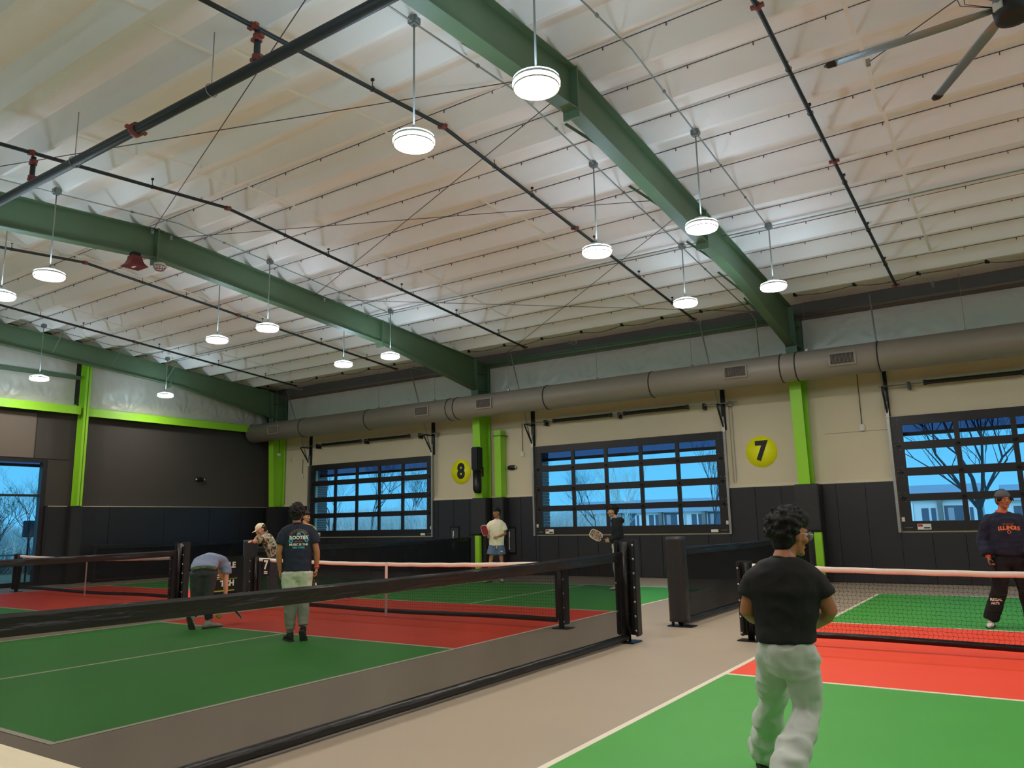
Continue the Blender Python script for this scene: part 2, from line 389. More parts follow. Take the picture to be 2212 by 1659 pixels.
# ---------------------------------------------------------------- steel frames
def frame(X, label, braces, sides):
    t = thing('steel_frame', label, 'steel frame', (X, 15.4, 0)); ox, oy = X, 15.4
    L = lambda m_: [(p[0]-ox, p[1]-oy, p[2]) for p in m_]
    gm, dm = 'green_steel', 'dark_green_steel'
    # rafter outline top / bottom in Y,Z
    def ztop(y): return zp(y)-.01
    ys = [YF+.2, -2.2, 0, 2.3, 5.0, 7, 9, 11.5, 13, 14.4, 15.25]
    def zbot(y):
        d = .58
        if y > 11.5: d = .58+(y-11.5)/3.75*.36
        if y < -1.5: d = .58+(-1.5-y)/4.4*.3
        return ztop(y)-d
    mb = MB()
    top = [(y, ztop(y)) for y in ys]+[(15.72, ztop(15.72))]; bot = [(15.72, 5.35)]+[(y, zbot(y)) for y in reversed(ys)]
    poly = top+bot
    # web as strip
    for a, b in zip(ys[:-1], ys[1:]):
        mb.add([(s_, y_, z_) for s_ in (-.006, .006) for y_, z_ in ((a, zbot(a)), (b, zbot(b)), (b, ztop(b)), (a, ztop(a)))], [(0, 1, 2, 3), (7, 6, 5, 4)])
        for zf, sg in ((zbot, 1), (ztop, -1)):
            y0, y1, za, zb_ = a, b, zf(a), zf(b)
            mb.add([(x_, y_, z_+o_) for o_ in (0, .014*sg) for (x_, y_, z_) in ((-.1, y0, za), (.1, y0, za), (.1, y1, zb_), (-.1, y1, zb_))],
                   [(0, 1, 2, 3), (7, 6, 5, 4), (0, 4, 5, 1), (1, 5, 6, 2), (2, 6, 7, 3), (3, 7, 4, 0)])
    for ys_ in (5.0, 9.6 if X > -5 else 11.2):    # splice plates
        mb.box((0, ys_, (ztop(ys_)+zbot(ys_))/2-.05), (.22, .03, ztop(ys_)-zbot(ys_)+.12))
    mb.v = [(p[0], p[1]-oy, p[2]) for p in mb.v]
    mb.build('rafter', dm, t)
    mb = MB()   # column: tapered web, front and back flange
    f0, f1 = 15.50, 15.22
    ZS = 4.85; fy = lambda z_: f0+(f1-f0)*z_/ztop(15.4)
    mb.add([(s_, y_, z_) for s_ in (-.006, .006) for y_, z_ in ((f0, 0), (15.86, 0), (15.86, ZS), (fy(ZS), ZS))], [(0, 1, 2, 3), (7, 6, 5, 4)])
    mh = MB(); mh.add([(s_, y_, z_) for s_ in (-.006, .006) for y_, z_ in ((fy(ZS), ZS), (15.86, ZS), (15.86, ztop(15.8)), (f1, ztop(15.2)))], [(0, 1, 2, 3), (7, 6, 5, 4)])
    for front in (1, 0):
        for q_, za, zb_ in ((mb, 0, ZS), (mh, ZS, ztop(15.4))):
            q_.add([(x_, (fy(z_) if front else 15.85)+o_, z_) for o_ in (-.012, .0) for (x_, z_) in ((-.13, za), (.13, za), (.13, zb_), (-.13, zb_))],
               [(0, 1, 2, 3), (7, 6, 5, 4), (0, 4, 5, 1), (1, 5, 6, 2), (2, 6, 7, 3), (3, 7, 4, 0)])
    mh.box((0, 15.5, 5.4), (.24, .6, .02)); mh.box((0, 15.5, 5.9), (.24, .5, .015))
    mh.v = [(p[0], p[1]-oy, p[2]) for p in mh.v]; mh.build('shaded_column_top', dm, t)  # upper column in darker green: shade above the duct put into the paint
    mb.v = [(p[0], p[1]-oy, p[2]) for p in mb.v]
    mb.build('column', gm, t)
    for y in braces:
        for s_ in sides:
            mb = MB(); mb.box((0, 0, 0), (.62, .04, .006)); mb.box((0, .02, .02), (.62, .006, .04))
            za, zb_ = zbot(y)+.03, zp(y)+.02; ang = math.atan2(zb_-za, .62)
            M = Matrix.Rotation(-ang if s_ > 0 else ang, 3, 'Y')
            mb.v = [tuple(M @ V((p[0]*1.15, p[1], p[2]))+V((s_*(.1+.31), y-oy, (za+zb_)/2))) for p in mb.v]
            mb.build('flange_brace', dm, t)
    return t
frame(RX[2], 'green steel frame with rafter over court seven, right of the 7 roundel', (3.6, 6.0, 8.1, 10.6, 12.3, 13.9), (-1,))
frame(RX[1], 'green steel frame with rafter crossing the hall, column by black speaker', (), ())
frame(RX[0], 'end wall green steel frame with rafter against silver insulation, furthest left', (7.5, 9.2, 11.0, 12.8), (1,))
frame(RX[3], 'green steel frame beyond the right edge of the photo', (), ())
# extra jamb posts (narrow green)
jp = thing('jamb_post', 'narrow green steel post beside the speaker column, capped below the duct', 'post', (-10.25, 15.72, 0))
MB().b2(-.11, .11, -.12, .15, 2.2, 4.15).build('post_shaft', 'green_steel', jp)
MB().b2(-.16, .18, -.16, .17, 3.98, 4.0).build('post_bracket', 'dark_green_steel', jp)
# end wall post and girts
ep = thing('end_wall_post', 'bright green steel post on the dark end wall', 'post', (XL+.3, 8.8, 0))
mb = MB(); mb.b2(-.2, .12, -.008, .008, 2.2, 6.42); mb.b2(.1, .12, -.075, .075, 2.2, 6.42); mb.b2(-.22, -.2, -.075, .075, 2.2, 6.42); mb.build('post_shaft', 'green_steel', ep)
g1 = thing('girt_beam', 'bright green horizontal beam right of the end wall post', 'beam', (XL+.2, 12, 4.95))
mb = MB(); mb.b2(.1, .12, -3.08, 3.3, -.12, .12); mb.b2(-.16, .1, -3.08, 3.3, .1, .12); mb.b2(-.18, -.16, -3.08, 3.3, .0, .2); mb.build('beam_channel', 'green_steel', g1)
g2 = thing('girt_beam', 'bright green horizontal beam left of the end wall post, above the tall window', 'beam', (XL+.2, 5, 4.98))
mb = MB(); mb.b2(.1, .12, -7, 3.69, -.12, .12); mb.b2(-.16, .1, -7, 3.69, .1, .12); mb.b2(-.18, -.16, -7, 3.69, .0, .2); mb.build('beam_channel', 'green_steel', g2)
g3 = thing('girt_beam', 'thin dark green girt high on the end wall, over torn insulation', 'beam', (XL+.15, 5, 5.97))
MB().b2(-.1, .05, -7, 3.69, -.05, .05).build('beam_channel', 'dark_green_steel', g3)
# ---------------------------------------------------------------- sectional glazed doors in the window wall
def sect_window(n, X0, X1):
    t = thing('window_%d' % n, kind='structure', loc=(X0, YB, 0)); W_ = X1-X0; yf, yb2 = -.055, .0
    F = 'black_frame'
    zr = [(1.12, 1.32), (1.75, 1.905), (2.29, 2.465), (2.86, 3.03), (3.40, 3.60)]
    for a, b in zr:
        MB().rbox((W_/2, -.02, (a+b)/2), (W_, .06, b-a), .006).build('window_rail', F, t)
    xc = [.21+(W_-.42)*i/5 for i in range(6)]
    for a, b in zip(zr[:-1], zr[1:]):
        z0, z1 = a[1], b[0]
        for i, q in enumerate(xc):
            ww = .21 if i in (0, 5) else .10; cx = .105 if i == 0 else (W_-.105 if i == 5 else q)
            MB().b2(cx-ww/2, cx+ww/2, -.045, .01, z0, z1).build('window_stile', F, t)
        for i in range(5):
            p = MB().b2(xc[i]+.03, xc[i+1]-.03, -.014, -.008, z0, z1).build('pane', 'pane_glass', t)
    for a, b in zr[1:-1]:
        zc = (a+b)/2-.01
        for i in range(6):
            mb = MB(); q = xc[i] if 0 < i < 5 else (.1 if i == 0 else W_-.1)
            mb.box((q, -.06, zc), (.06, .02, .09)); mb.tube([(q-.04, -.07, zc), (q+.04, -.07, zc)], .014, 8)
            mb.build('hinge', 'black_metal', t)
    mb = MB(); q = .06
    for q in (.03, W_-.03):
        for a, b in zr[1:]:
            for dz in (-.08, .02, .1): mb.ell((q, -.052, (a+b)/2+dz), .008, 6, 4)
            for dz in (-.08, .02, .1): mb.ell((q+(.1 if q < 1 else -.1), -.052, (a+b)/2+dz), .008, 6, 4)
    o = mb.build('bolt_heads', 'grommet', t); o['kind'] = 'stuff'
    for q in (-.045, W_+.045):
        mb = MB(); mb.b2(q-.02, q+.02, -.10, .0, 1.08, 3.95); mb.b2(q-.028, q+.028, -.115, -.10, 1.08, 3.95)
        mb.build('track', 'galv', t)
        MB().b2(q-.05, q+.05, -.06, 0, 3.62, 4.95).build('track_upright', 'black_metal', t)
        s_ = -1 if q < 1 else 1
        mb = MB(); mb.tube([(q, -.06, 3.62), (q, -.5, 4.2)], .022, 6); mb.tube([(q, -.06, 4.22), (q, -.5, 4.22)], .02, 6)
        mb.build('gusset', 'black_metal', t)
        MB().b2(q-.035, q+.035, -.13, -.115, 3.58, 3.78).build('track_plate', 'white_plastic', t)
    # labels and handle on the bottom rail
    MB().b2(.30, .56, -.056, -.051, 1.14, 1.26).build('warning_label', 'paper', t)
    MB().b2(.31, .40, -.058, -.056, 1.20, 1.25).build('label_print', 'red_ink', t)
    MB().b2(.42, .54, -.058, -.056, 1.16, 1.19).build('label_print', 'sign_dark', t)
    MB().b2(W_-.46, W_-.28, -.056, -.051, 1.13, 1.20).build('warning_label', 'paper', t)
    for q in (.03, W_-.05): MB().box((q+.01, -.055, 1.36), (.06, .01, .09)).build('roller_tag', 'white_plastic', t)
    for q in (.12, W_-.12): MB().tube([(q-.09, -.06, 1.18), (q+.09, -.06, 1.18)], .008, 6).build('slide_bolt', 'galv', t)
    return t
for i, (a, c) in enumerate(WINS): sect_window(i+1, a, c)
def spring_set(X0, X1, label):
    t = thing('spring_shaft', label, 'door spring', ((X0+X1)/2, YB-.2, 4.27)); h = (X1-X0)/2
    MB().tube([(-h-.15, 0, 0), (h+.45, 0, 0)], .013, 8).build('shaft', 'galv', t)
    for a, b in ((-h+.8, -.25), (.22, h-.85)):
        mb = MB(); mb.tube([(a+(b-a)*i/60, .0, 0) for i in range(61)], [.05 if i % 2 else .044 for i in range(61)], 10, smooth=False); mb.build('spring', 'spring_black', t)
        for q in (a-.03, b+.03): MB().tube([(q-.03, 0, 0), (q+.03, 0, 0)], .06, 10).build('spring_cone', 'black_pipe', t)
    for q in (-h+.45, 0, h-.4): MB().box((q, .08, -.03), (.05, .2, .16)).build('shaft_bracket', 'black_metal', t)
spring_set(-18.5, -12.95, 'black torsion spring shaft over the window by the 8 roundel')
spring_set(-9.12, -3.58, 'black torsion spring shaft over the middle window, left of the 7 roundel')
spring_set(.22, 5.78, 'black torsion spring shaft over the right window, cut off by the photo edge')
def strut(a, b, label):
    t = thing('track_strut', label, 'strut', b)
    MB().tube([V(a)-V(b), (0, 0, 0)], .018, 6).build('strut_angle', 'galv', t)
for (tx, bx, lb_) in ((-18.94, -18.55, 'thin galvanized strut slanting down to the left window, left corner'), (-13.15, -12.9, 'thin galvanized strut slanting down to the left window, right corner'),
                    (-9.35, -9.17, 'thin galvanized strut slanting down to the middle window, left corner'), (-3.71, -3.53, 'thin galvanized strut slanting down to the middle window, right corner'), (.17, .17, 'thin galvanized strut slanting down to the right window')):
    strut((tx, 15.06, 6.24), (bx, YB-.16, 3.75), lb_)
def chain(X, label):
    t = thing('hoist_chain', label, 'chain', (X, YB-.12, 2.35)); mb = MB()
    for dx in (-.035, .035):
        for k_ in range(62):
            z = k_*.03; a = V((.008, 0, 0)) if k_ % 2 else V((0, .008, 0))
            mb.tube([V((dx, 0, z))+a, V((dx, 0, z+.034))+a], .004, 4); mb.tube([V((dx, 0, z))-a, V((dx, 0, z+.034))-a], .004, 4)
    mb.tube([(-.035, 0, 0), (-.02, 0, -.03), (.02, 0, -.03), (.035, 0, 0)], .006, 5)
    o = mb.build('chain_links', 'galv', t); o['kind'] = 'stuff'
    MB().tube([(0, -.02, 1.9), (0, .03, 1.9)], .07, 14).build('chain_wheel', 'galv', t)
chain(-3.33, 'steel hoist chain hanging between middle window and the 7 roundel')
chain(-12.72, 'steel hoist chain hanging between left window and the 8 roundel')
def pull_box(X, z, label, L_=1.0):
    t = thing('pull_switch', label, 'switch', (X, YB-.03, z))
    MB().rbox((0, 0, 0), (.11, .06, .15), .015).build('switch_box', 'white_plastic', t)
    MB().tube([(0, 0, .07), (0, 0, L_)], .008, 6).build('switch_conduit', 'black_pipe', t)
pull_box(-.38, 3.42, 'small beige switch box on thin conduit right of the 7 roundel column', 1.5)
pull_box(-9.55, 3.42, 'small beige switch box hanging left of the middle window', .9)
pull_box(-18.95, 3.25, 'small grey switch box hanging left of the left window', .6)
# tall window in the end wall
t = thing('window_4', kind='structure', loc=(XL, 0, 0)); F = 'black_frame'
for y0, y1, z0, z1 in ((DY0, DY1, 3.42, DZ1), (DY0, DY1, 0, .12), (DY1-.13, DY1, .12, 3.42), (DY0, DY0+.1, .12, 3.42), (DY0+.1, DY1-.13, 2.46, 2.52)):
    MB().b2(-.16, .02, y0, y1, z0, z1).build('window_frame', F, t)
MB().b2(-.16, .02, 4.9, 4.98, .12, 3.42).build('window_frame', F, t)
for y0, y1 in ((DY0+.1, 4.9), (4.98, DY1-.13)):
    for z0, z1 in ((.12, 2.46), (2.52, 3.42)): MB().b2(-.09, -.08, y0, y1, z0, z1).build('pane', 'pane_glass', t)
MB().b2(.02, .1, DY1, DY1+.06, 0, 2.2).build('window_frame', F, t)
# outside canopies (tinted glass on a dark beam)
def canopy(name, label, x0, x1, y0, y1, zb_):
    t = thing(name, label, 'canopy', ((x0+x1)/2, (y0+y1)/2, zb_)); hx, hy = (x1-x0)/2, (y1-y0)/2
    MB().b2(-hx, hx, -hy, hy, -.04, .04).build('canopy_beam', F, t)
    if x1-x0 > y1-y0: MB().b2(-hx, hx, -.008, .008, .04, .5).build('canopy_glass', 'canopy_glass', t)
    else: MB().b2(-.008, .008, -hy, hy, .04, .5).build('canopy_glass', 'canopy_glass', t)
canopy('canopy', 'dark glass canopy outside above the left window', -18.9, -12.6, YB+.42, YB+.5, 3.24)
canopy('canopy', 'dark glass canopy outside above the middle window', -9.5, -3.2, YB+.42, YB+.5, 3.24)
canopy('canopy', 'dark glass canopy outside above the right window', -.2, 6.1, YB+.42, YB+.5, 3.24)
canopy('canopy', 'dark glass canopy outside above the tall end wall window', XL-.5, XL-.42, DY0, DY1+.5, 3.36)
# ---------------------------------------------------------------- duct
DX0, DX1, DY, DZ, DR = -20.45, 10., 14.85, 4.80, .325
du = thing('duct', 'large grey round spiral air duct running along the window wall', 'duct', (0, DY, DZ))
MB().tube([(DX0, 0, 0), (DX1, 0, 0)], DR, 40).build('duct_shell', 'duct_gray', du)
for q in (DX0, -17.7, -14.65, -11.35, -11.08, -8.0, -4.93, -1.75, -1.42, .27, 3.3, 6.3):
    MB().tube([(q-.012, 0, 0), (q+.012, 0, 0)], DR+.012, 40).build('duct_ring', 'duct_dark', du)
q = DX0+.3
for vi, q in enumerate((-18.95, -12.25, -9.95, -2.75, -.42, 5.2, 7.6)):
    mb = MB(); nseg = 6; h = .13; wv = .26
    def arc(r, s_, z_): return (q+s_, -math.sqrt(max(0, r*r-z_*z_)), z_)
    # frame
    for (s0, s1, za, zb_) in ((-wv, wv, h-.02, h+.02), (-wv, wv, -h-.02, -h+.02), (-wv-.02, -wv+.02, -h-.02, h+.02), (wv-.02, wv+.02, -h-.02, h+.02)):
        zs = [za+(zb_-za)*i/nseg for i in range(nseg+1)]
        for a, b in zip(zs[:-1], zs[1:]):
            mb.add([arc(DR+.0, s0, a), arc(DR, s1, a), arc(DR, s1, b), arc(DR, s0, b), arc(DR+.035, s0, a), arc(DR+.035, s1, a), arc(DR+.035, s1, b), arc(DR+.035, s0, b)],
                   [(4, 5, 6, 7), (0, 1, 5, 4), (3, 2, 6, 7), (0, 3, 7, 4), (1, 2, 6, 5)])
    vent = mb.build('vent', 'duct_gray', du)
    mb = MB(); zs = [-h+2*h*i/nseg for i in range(nseg+1)]
    for a, b in zip(zs[:-1], zs[1:]): mb.add([arc(DR+.006, -wv, a), arc(DR+.006, wv, a), arc(DR+.006, wv, b), arc(DR+.006, -wv, b)], [(0, 1, 2, 3)])
    mb.build('vent_recess', 'duct_dark', vent)
    mb = MB()
    for i in range(19):
        s_ = -wv+.03+i*(2*wv-.06)/18
        mb.tube([arc(DR+.018, s_, z_) for z_ in zs], .006, 4)
    o = mb.build('vent_louvers', 'duct_gray', vent); o['kind'] = 'stuff'
for q in (-19.2, -14.3, -12.0, -9.3, -6.5, -3.9, -1.2, 1.9, 4.5):
    mb = MB(); mb.tube([(q, 0, DR), (q, 0, 6.32-DZ)], .005, 5); mb.box((q, 0, DR+.02), (.05, .05, .05)); mb.build('hanger_rod', 'galv', du)
# ---------------------------------------------------------------- sprinkler pipes
def coupling(mb, c, d, r):
    d = V(d).normalized(); c = V(c); mb.tube([c-d*.035, c+d*.035], r*1.45, 12)
    s_ = d.cross(V((0, 0, 1))).normalized() if abs(d.z) < .9 else V((1, 0, 0))
    mb.box(c+s_*r*1.7, (.05, .05, .035)); mb.box(c-s_*r*1.7, (.05, .05, .035))
MX, MZ, MR = 1.80, 6.30, .062
mp_ = thing('sprinkler_main', 'thick dark sprinkler main pipe crossing upper left under the ceiling', 'pipe', (-6, MX, MZ))
MB().tube([(-12.5, 0, 0), (14, 0, 0)], MR, 20).build('pipe_run', 'black_pipe', mp_)
for q in (-5.95+6, -11.6+6, -.2+6):
    mb = MB(); coupling(mb, (q, 0, 0), (1, 0, 0), MR); mb.build('coupling', 'red_coupling', mp_)
for q in (-7.4+6, -4.45+6, -1.5+6, -10.5+6):
    mb = MB(); mb.tube([(q, 0, MR), (q, 0, .72)], .007, 6)
    mb.tube([(q, (MR+.012)*math.cos(a), (MR+.012)*math.sin(a)) for a in [i*PI/8 for i in range(17)]], .006, 5); mb.build('hanger', 'galv', mp_)
for q in (-8.63, -3.70):
    mb = MB(); mb.tube([(q+6, .02, MR*.6), (q+6, .02, zp(MX)-.16-MZ)], .035, 12); mb.build('riser', 'black_pipe', mp_)
    for z_ in (.12, .36): mb = MB(); coupling(mb, (q+6, .02, z_), (0, 0, 1), .035); mb.build('coupling', 'red_coupling', mp_)
def branch(X, y0, label):
    t = thing('sprinkler_branch', label, 'pipe', (X, 5, 0)); r = .028
    zb_ = lambda y: zp(y)-.11
    pts = [(0, y-5, zb_(y)) for y in (y0, -1, 2, 5, 8, 11, 14.75)]
    MB().tube(pts, r, 12).build('pipe_run', 'black_pipe', t)
    for y in (1.78, 5.02, 8.85, 14.7):
        mb = MB(); coupling(mb, (0, y-5, zb_(y)), (0, 1, 0), r); mb.build('coupling', 'red_coupling', t)
    for y in (.6, 3.6, 6.3, 7.4, 9.6, 11.6, 13.4):
        mb = MB(); z = zb_(y); mb.tube([(0, y-5, z+r), (0, y-5, z+.13)], .006, 5)
        mb.tube([(r*1.3*math.cos(a), y-5, z+r*1.3*math.sin(a)) for a in [i*PI/6 for i in range(13)]], .005, 4); mb.box((0, y-5, z+.13), (.04, .03, .03)); mb.build('hanger', 'black_metal', t)
    for y in (4.5, 7.9, 10.9):
        mb = MB(); z = zb_(y); mb.tube([(0, y-5, z), (0, y-5, z+.06)], .012, 8); mb.tube([(0, y-5, z+.055), (0, y-5, z+.06)], .02, 8); mb.build('sprinkler_head', 'grommet', t)
branch(.75, YF+.3, 'dark sprinkler branch pipe right of the near green rafter')
branch(-3.73, YF+.3, 'dark sprinkler branch pipe left of the near green rafter, behind the lamps')
branch(-8.62, YF+.3, 'dark sprinkler branch pipe right of the second green rafter')
branch(-13.42, YF+.3, 'dark sprinkler branch pipe left of the second green rafter')
branch(-18.05, YF+.3, 'dark sprinkler branch pipe nearest the end wall')
# ---------------------------------------------------------------- lamps and conduits
def make_lamp():
    t = thing('pendant_lamp')
    MB().loft([((0, 0, z), (r, 0, 0), (0, r, 0)) for z, r in ((.02, .195), (-.045, .212), (-.045, .221), (.002, .221), (.006, .230), (.03, .228), (.05, .20), (.07, .12), (.12, .10), (.125, .04))], 32).build('housing', 'lamp_body', t)
    MB().add([(.19*math.cos(a), .19*math.sin(a), -.030) for a in [i*PI/16 for i in range(32)]], [tuple(range(32))[::-1]]).build('lens', 'lamp_lens', t, fix=False)
    MB().loft([((0, 0, z), (r, 0, 0), (0, r, 0)) for z, r in ((-.032, .222), (.004, .226))], 32, cap=False).build('rim_fill', 'lamp_rim_fill', t)  # bluish glowing band, added to spread light over ceiling and walls
    MB().loft([((0, 0, z), (r, 0, 0), (0, r, 0)) for z, r in ((.044, .222), (.083, .128))], 32, cap=False).build('top_fill', 'lamp_top_fill', t)  # glowing cone facing up, added to brighten the ceiling
    return t
LH = 5.53
LAMPS = [(-2.43, 2.91, 'large round pendant lamp left of near rafter, second biggest in view'),
 (-2.46, 7.19, 'round pendant lamp whose disc touches the sprinkler pipe, middle right'),
 (-2.44, 10.77, 'round pendant lamp above the middle window, near the duct'),
 (-.77, 2.75, 'biggest brightest round pendant lamp against the near green rafter'),
 (-.79, 7.18, 'round pendant lamp in front of the near rafter, mid-length'),
 (-.77, 10.74, 'round pendant lamp near the top of the right column'),
 (-10.07, 2.82, 'large round pendant lamp at left below the second rafter'),
 (-10.1, 7.14, 'round pendant lamp just right of the second rafter, mid-length'),
 (-10.02, 10.75, 'round pendant lamp right of the second rafter, near its column'),
 (-11.84, 2.86, 'round pendant lamp cut off by the left photo edge'),
 (-11.78, 7.14, 'round pendant lamp hung behind the second rafter, above the left net'),
 (-11.6, 10.72, 'round pendant lamp hung behind the second rafter, over the left window'),
 (-19.16, 6.91, 'small far round pendant lamp before the end wall, left of the green post'),
 (-19.17, 10.58, 'small far round pendant lamp before the end wall, right of the green post')]
OFF = [(-19.17, 2.8), (-2.43, -.8), (-.77, -.8), (-10.07, -.8), (-11.7, -.8), (-19.2, -.8), (6.7, 2.8), (6.7, 7.1), (6.7, 10.7), (6.7, -.8), (8.4, 2.8), (8.4, 7.1), (8.4, 10.7), (8.4, -.8), (16, 7.1), (16, 2.8),
       (-2.43, -4.4), (6.7, -4.4), (-10.07, -4.4)]
lp = make_lamp()
def place_lamp(i, X, Y, label, cat='lamp', group=None):
    o = lp if i == 0 else copy_tree(lp)
    o.location = (X, Y, LH); tag(o, label, 'lamp', group)
    top = zp(Y)+.03-LH
    MB().tube([(0, 0, .12), (0, 0, top-.1)], .011, 8).build('stem', 'conduit', o)
    MB().rbox((0, 0, top-.05), (.12, .12, .11), .02).build('junction_box', 'box_gray', o)
for i, (X, Y, lb_) in enumerate(LAMPS):
    if i == 0: first = (X, Y, lb_)
    else:
        place_lamp(i, X, Y, lb_, group='round pendant lamps')
for X, Y in OFF: place_lamp(1, X, Y, 'round pendant lamp outside the frame of the photo', group='pendant lamps outside the photo')
place_lamp(0, *first, group='round pendant lamps')
def conduit(pts, r, label, clips=()):
    o = V(pts[0]); t = thing('conduit', label, 'conduit', o)
    MB().tube([V(p)-o for p in pts], r, 8).build('conduit_run', 'conduit', t)
    for c_ in clips: MB().box(V(c_)-o, (.03, .05, .03)).build('conduit_clip', 'box_gray', t)
    return t
def crun(X, y0, y1, label):
    ys = [y0]+[y for y in (5.0,) if y0 < y < y1]+[y1]
    conduit([(X, y, zp(y)-.05) for y in ys], .011, label, [(X, y, zp(y)-.05) for y in (1.5, 4.1, 6, 8.2, 9.4, 12) if y0 < y < y1])
crun(-2.43, YF+.2, 14.95, 'thin grey conduit linking the lamps left of the near rafter')
crun(-.77, YF+.2, 10.74, 'thin grey conduit linking the lamps right of the near rafter')
crun(-10.07, YF+.2, 10.75, 'thin grey conduit linking the lamps right of the second rafter')
crun(-19.2, YF+.2, 10.6, 'thin grey conduit linking the lamps by the end wall')
conduit([(-19.2, 10.72, zp(10.7)-.04), (16, 10.72, zp(10.7)-.04)], .012, 'thin grey conduit running lengthwise across the rafters above the duct')
conduit([(-2.43, 14.95, 6.27), (-2.35, 15.1, 6.1), (-2.33, 15.1, 5.2)], .012, 'thin grey conduit dropping behind the duct left of the near column')
# bracing rods under the ceiling
def rod(a, b, label):
    o = V(a); t = thing('brace_rod', label, 'brace rod', o); MB().tube([(0, 0, 0), V(b)-o], .0065, 5).build('rod', 'cable_dark', t)
    MB().box((0, 0, 0), (.05, .05, .08)).build('rod_end', 'galv', t)
rod((-10.7, 4.86, 7.06), (-2.96, 1.83, 6.81), 'thin brace rod from the second rafter ridge up to the top photo edge')
rod((-1.73, 4.85, 7.05), (-10.7, 1.25, 6.78), 'thin brace rod running left from the big lamp to the left edge')
rod((-10.7, 5.25, 7.05), (-1.73, 8.8, 6.77), 'thin brace rod from second rafter ridge toward the mid lamp')
rod((-1.73, 5.2, 7.05), (-10.7, 8.9, 6.76), 'thin brace rod from near rafter ridge down to the second rafter')
rod((-1.73, 9.2, 6.73), (-9.6, 15.1, 6.25), 'thin brace rod from near rafter down to the column by the speaker')
rod((-10.7, 9.2, 6.73), (-1.9, 15.2, 6.23), 'thin brace rod nearly level above the duct between the rafters')
rod((1.6, 6.7, 6.93), (4.6, 4.6, 6.95), 'thin brace rod beside the ceiling fan at top right')
# cable loops near the eave
def cable_run(X0, X1, label):
    t = thing('cable_run', label, 'cable', (X0, 14.58, 6.38)); q = 0; L_ = X1-X0; nodes = []
    while q < L_: nodes.append(q); q += 1.25+.25*math.sin(q*5)
    mb = MB(); pts = []
    for a, b in zip(nodes[:-1], nodes[1:]):
        for i in range(6):
            s_ = i/6; pts.append((a+(b-a)*s_, 0, -.09*4*s_*(1-s_)*(.6+.4*math.sin(a*7))))
    pts.append((nodes[-1], 0, 0)); MB().tube(pts, .009, 6).build('cable', 'cable_dark', t)
    for a in nodes:
        mb = MB(); mb.box((a, 0, .02), (.05, .03, .09)); mb.box((a+.04, 0, -.01), (.03, .03, .05)); mb.build('cable_clip', 'black_metal', t)
cable_run(-19.4, -11.1, 'dark looping cable on clips under the ceiling, left bay')
cable_run(-10.5, -1.9, 'dark looping cable on clips under the ceiling, middle bay')
cable_run(-1.3, 7.2, 'dark looping cable on clips under the ceiling, right bay')
for X, lb_ in ((-18.4, 'short strut channel under the ceiling, furthest left'), (-12.8, 'short strut channel under the ceiling before the left bay duct'), (-11.9, 'short strut channel by the second rafter foot'), (-7.3, 'short strut channel left of middle bay'), (-3.75, 'short strut channel under the lamp over the middle window'), (1.4, 'short strut channel at right above the duct')):
    t = thing('strut_channel', lb_, 'strut', (X, 15.0, 6.24)); mb = MB(); mb.box((0, 0, 0), (.045, .55, .045)); mb.box((0, .25, .06), (.04, .03, .1)); mb.build('channel', 'conduit', t)
# ---------------------------------------------------------------- ceiling fan
fn = thing('ceiling_fan', 'large ceiling fan with grey blades at the top right corner', 'fan', (3.05, 5.36, 6.3))
MB().loft([((0, 0, z), (r, 0, 0), (0, r, 0)) for z, r in ((-.16, .10), (-.15, .155), (-.05, .17), (.06, .16), (.08, .06))], 24).build('hub', 'fan_hub', fn)
MB().box((-.12, -.12, -.03), (.02, .10, .09), rz=PI/4).build('hub_plate', 'white_plastic', fn)
MB().tube([(0, 0, .05), (0, 0, .85)], .02, 10).build('downrod', 'conduit', fn)
for i, ang in enumerate((118, 179, 240, 301, 1, 60)):
    a = math.radians(ang); d = V((math.cos(a), math.sin(a), 0)); n_ = V((-d.y, d.x, 0)); mb = MB()
    secs = [(d*.12+V((0, 0, .0)), n_*.05, V((0, 0, .012))), (d*.5, n_*.06+V((0, 0, .012)), V((0, 0, .012))), (d*1.62, n_*.05+V((0, 0, .008)), V((0, 0, .009)))]
    bl = mb.loft(secs, 10).build('blade', 'fan_blade', fn)
    MB().loft([(d*1.62, n_*.055+V((0, 0, .01)), V((0, 0, .014))), (d*1.70, n_*.05+V((0, 0, .008)), V((0, 0, .014))), (d*1.74, n_*.015, V((0, 0, .005)))], 10).build('blade_tip', 'fan_hub', bl)
for s_ in (-1, 1): MB().tube([(s_*.03-.5, -.2, .78), (s_*.06-.45, -.15, .45), (s_*.02-.4, -.1, .1), (-.1, 0, -.0)], .004, 4).build('guy_wire', 'cable_dark', fn)
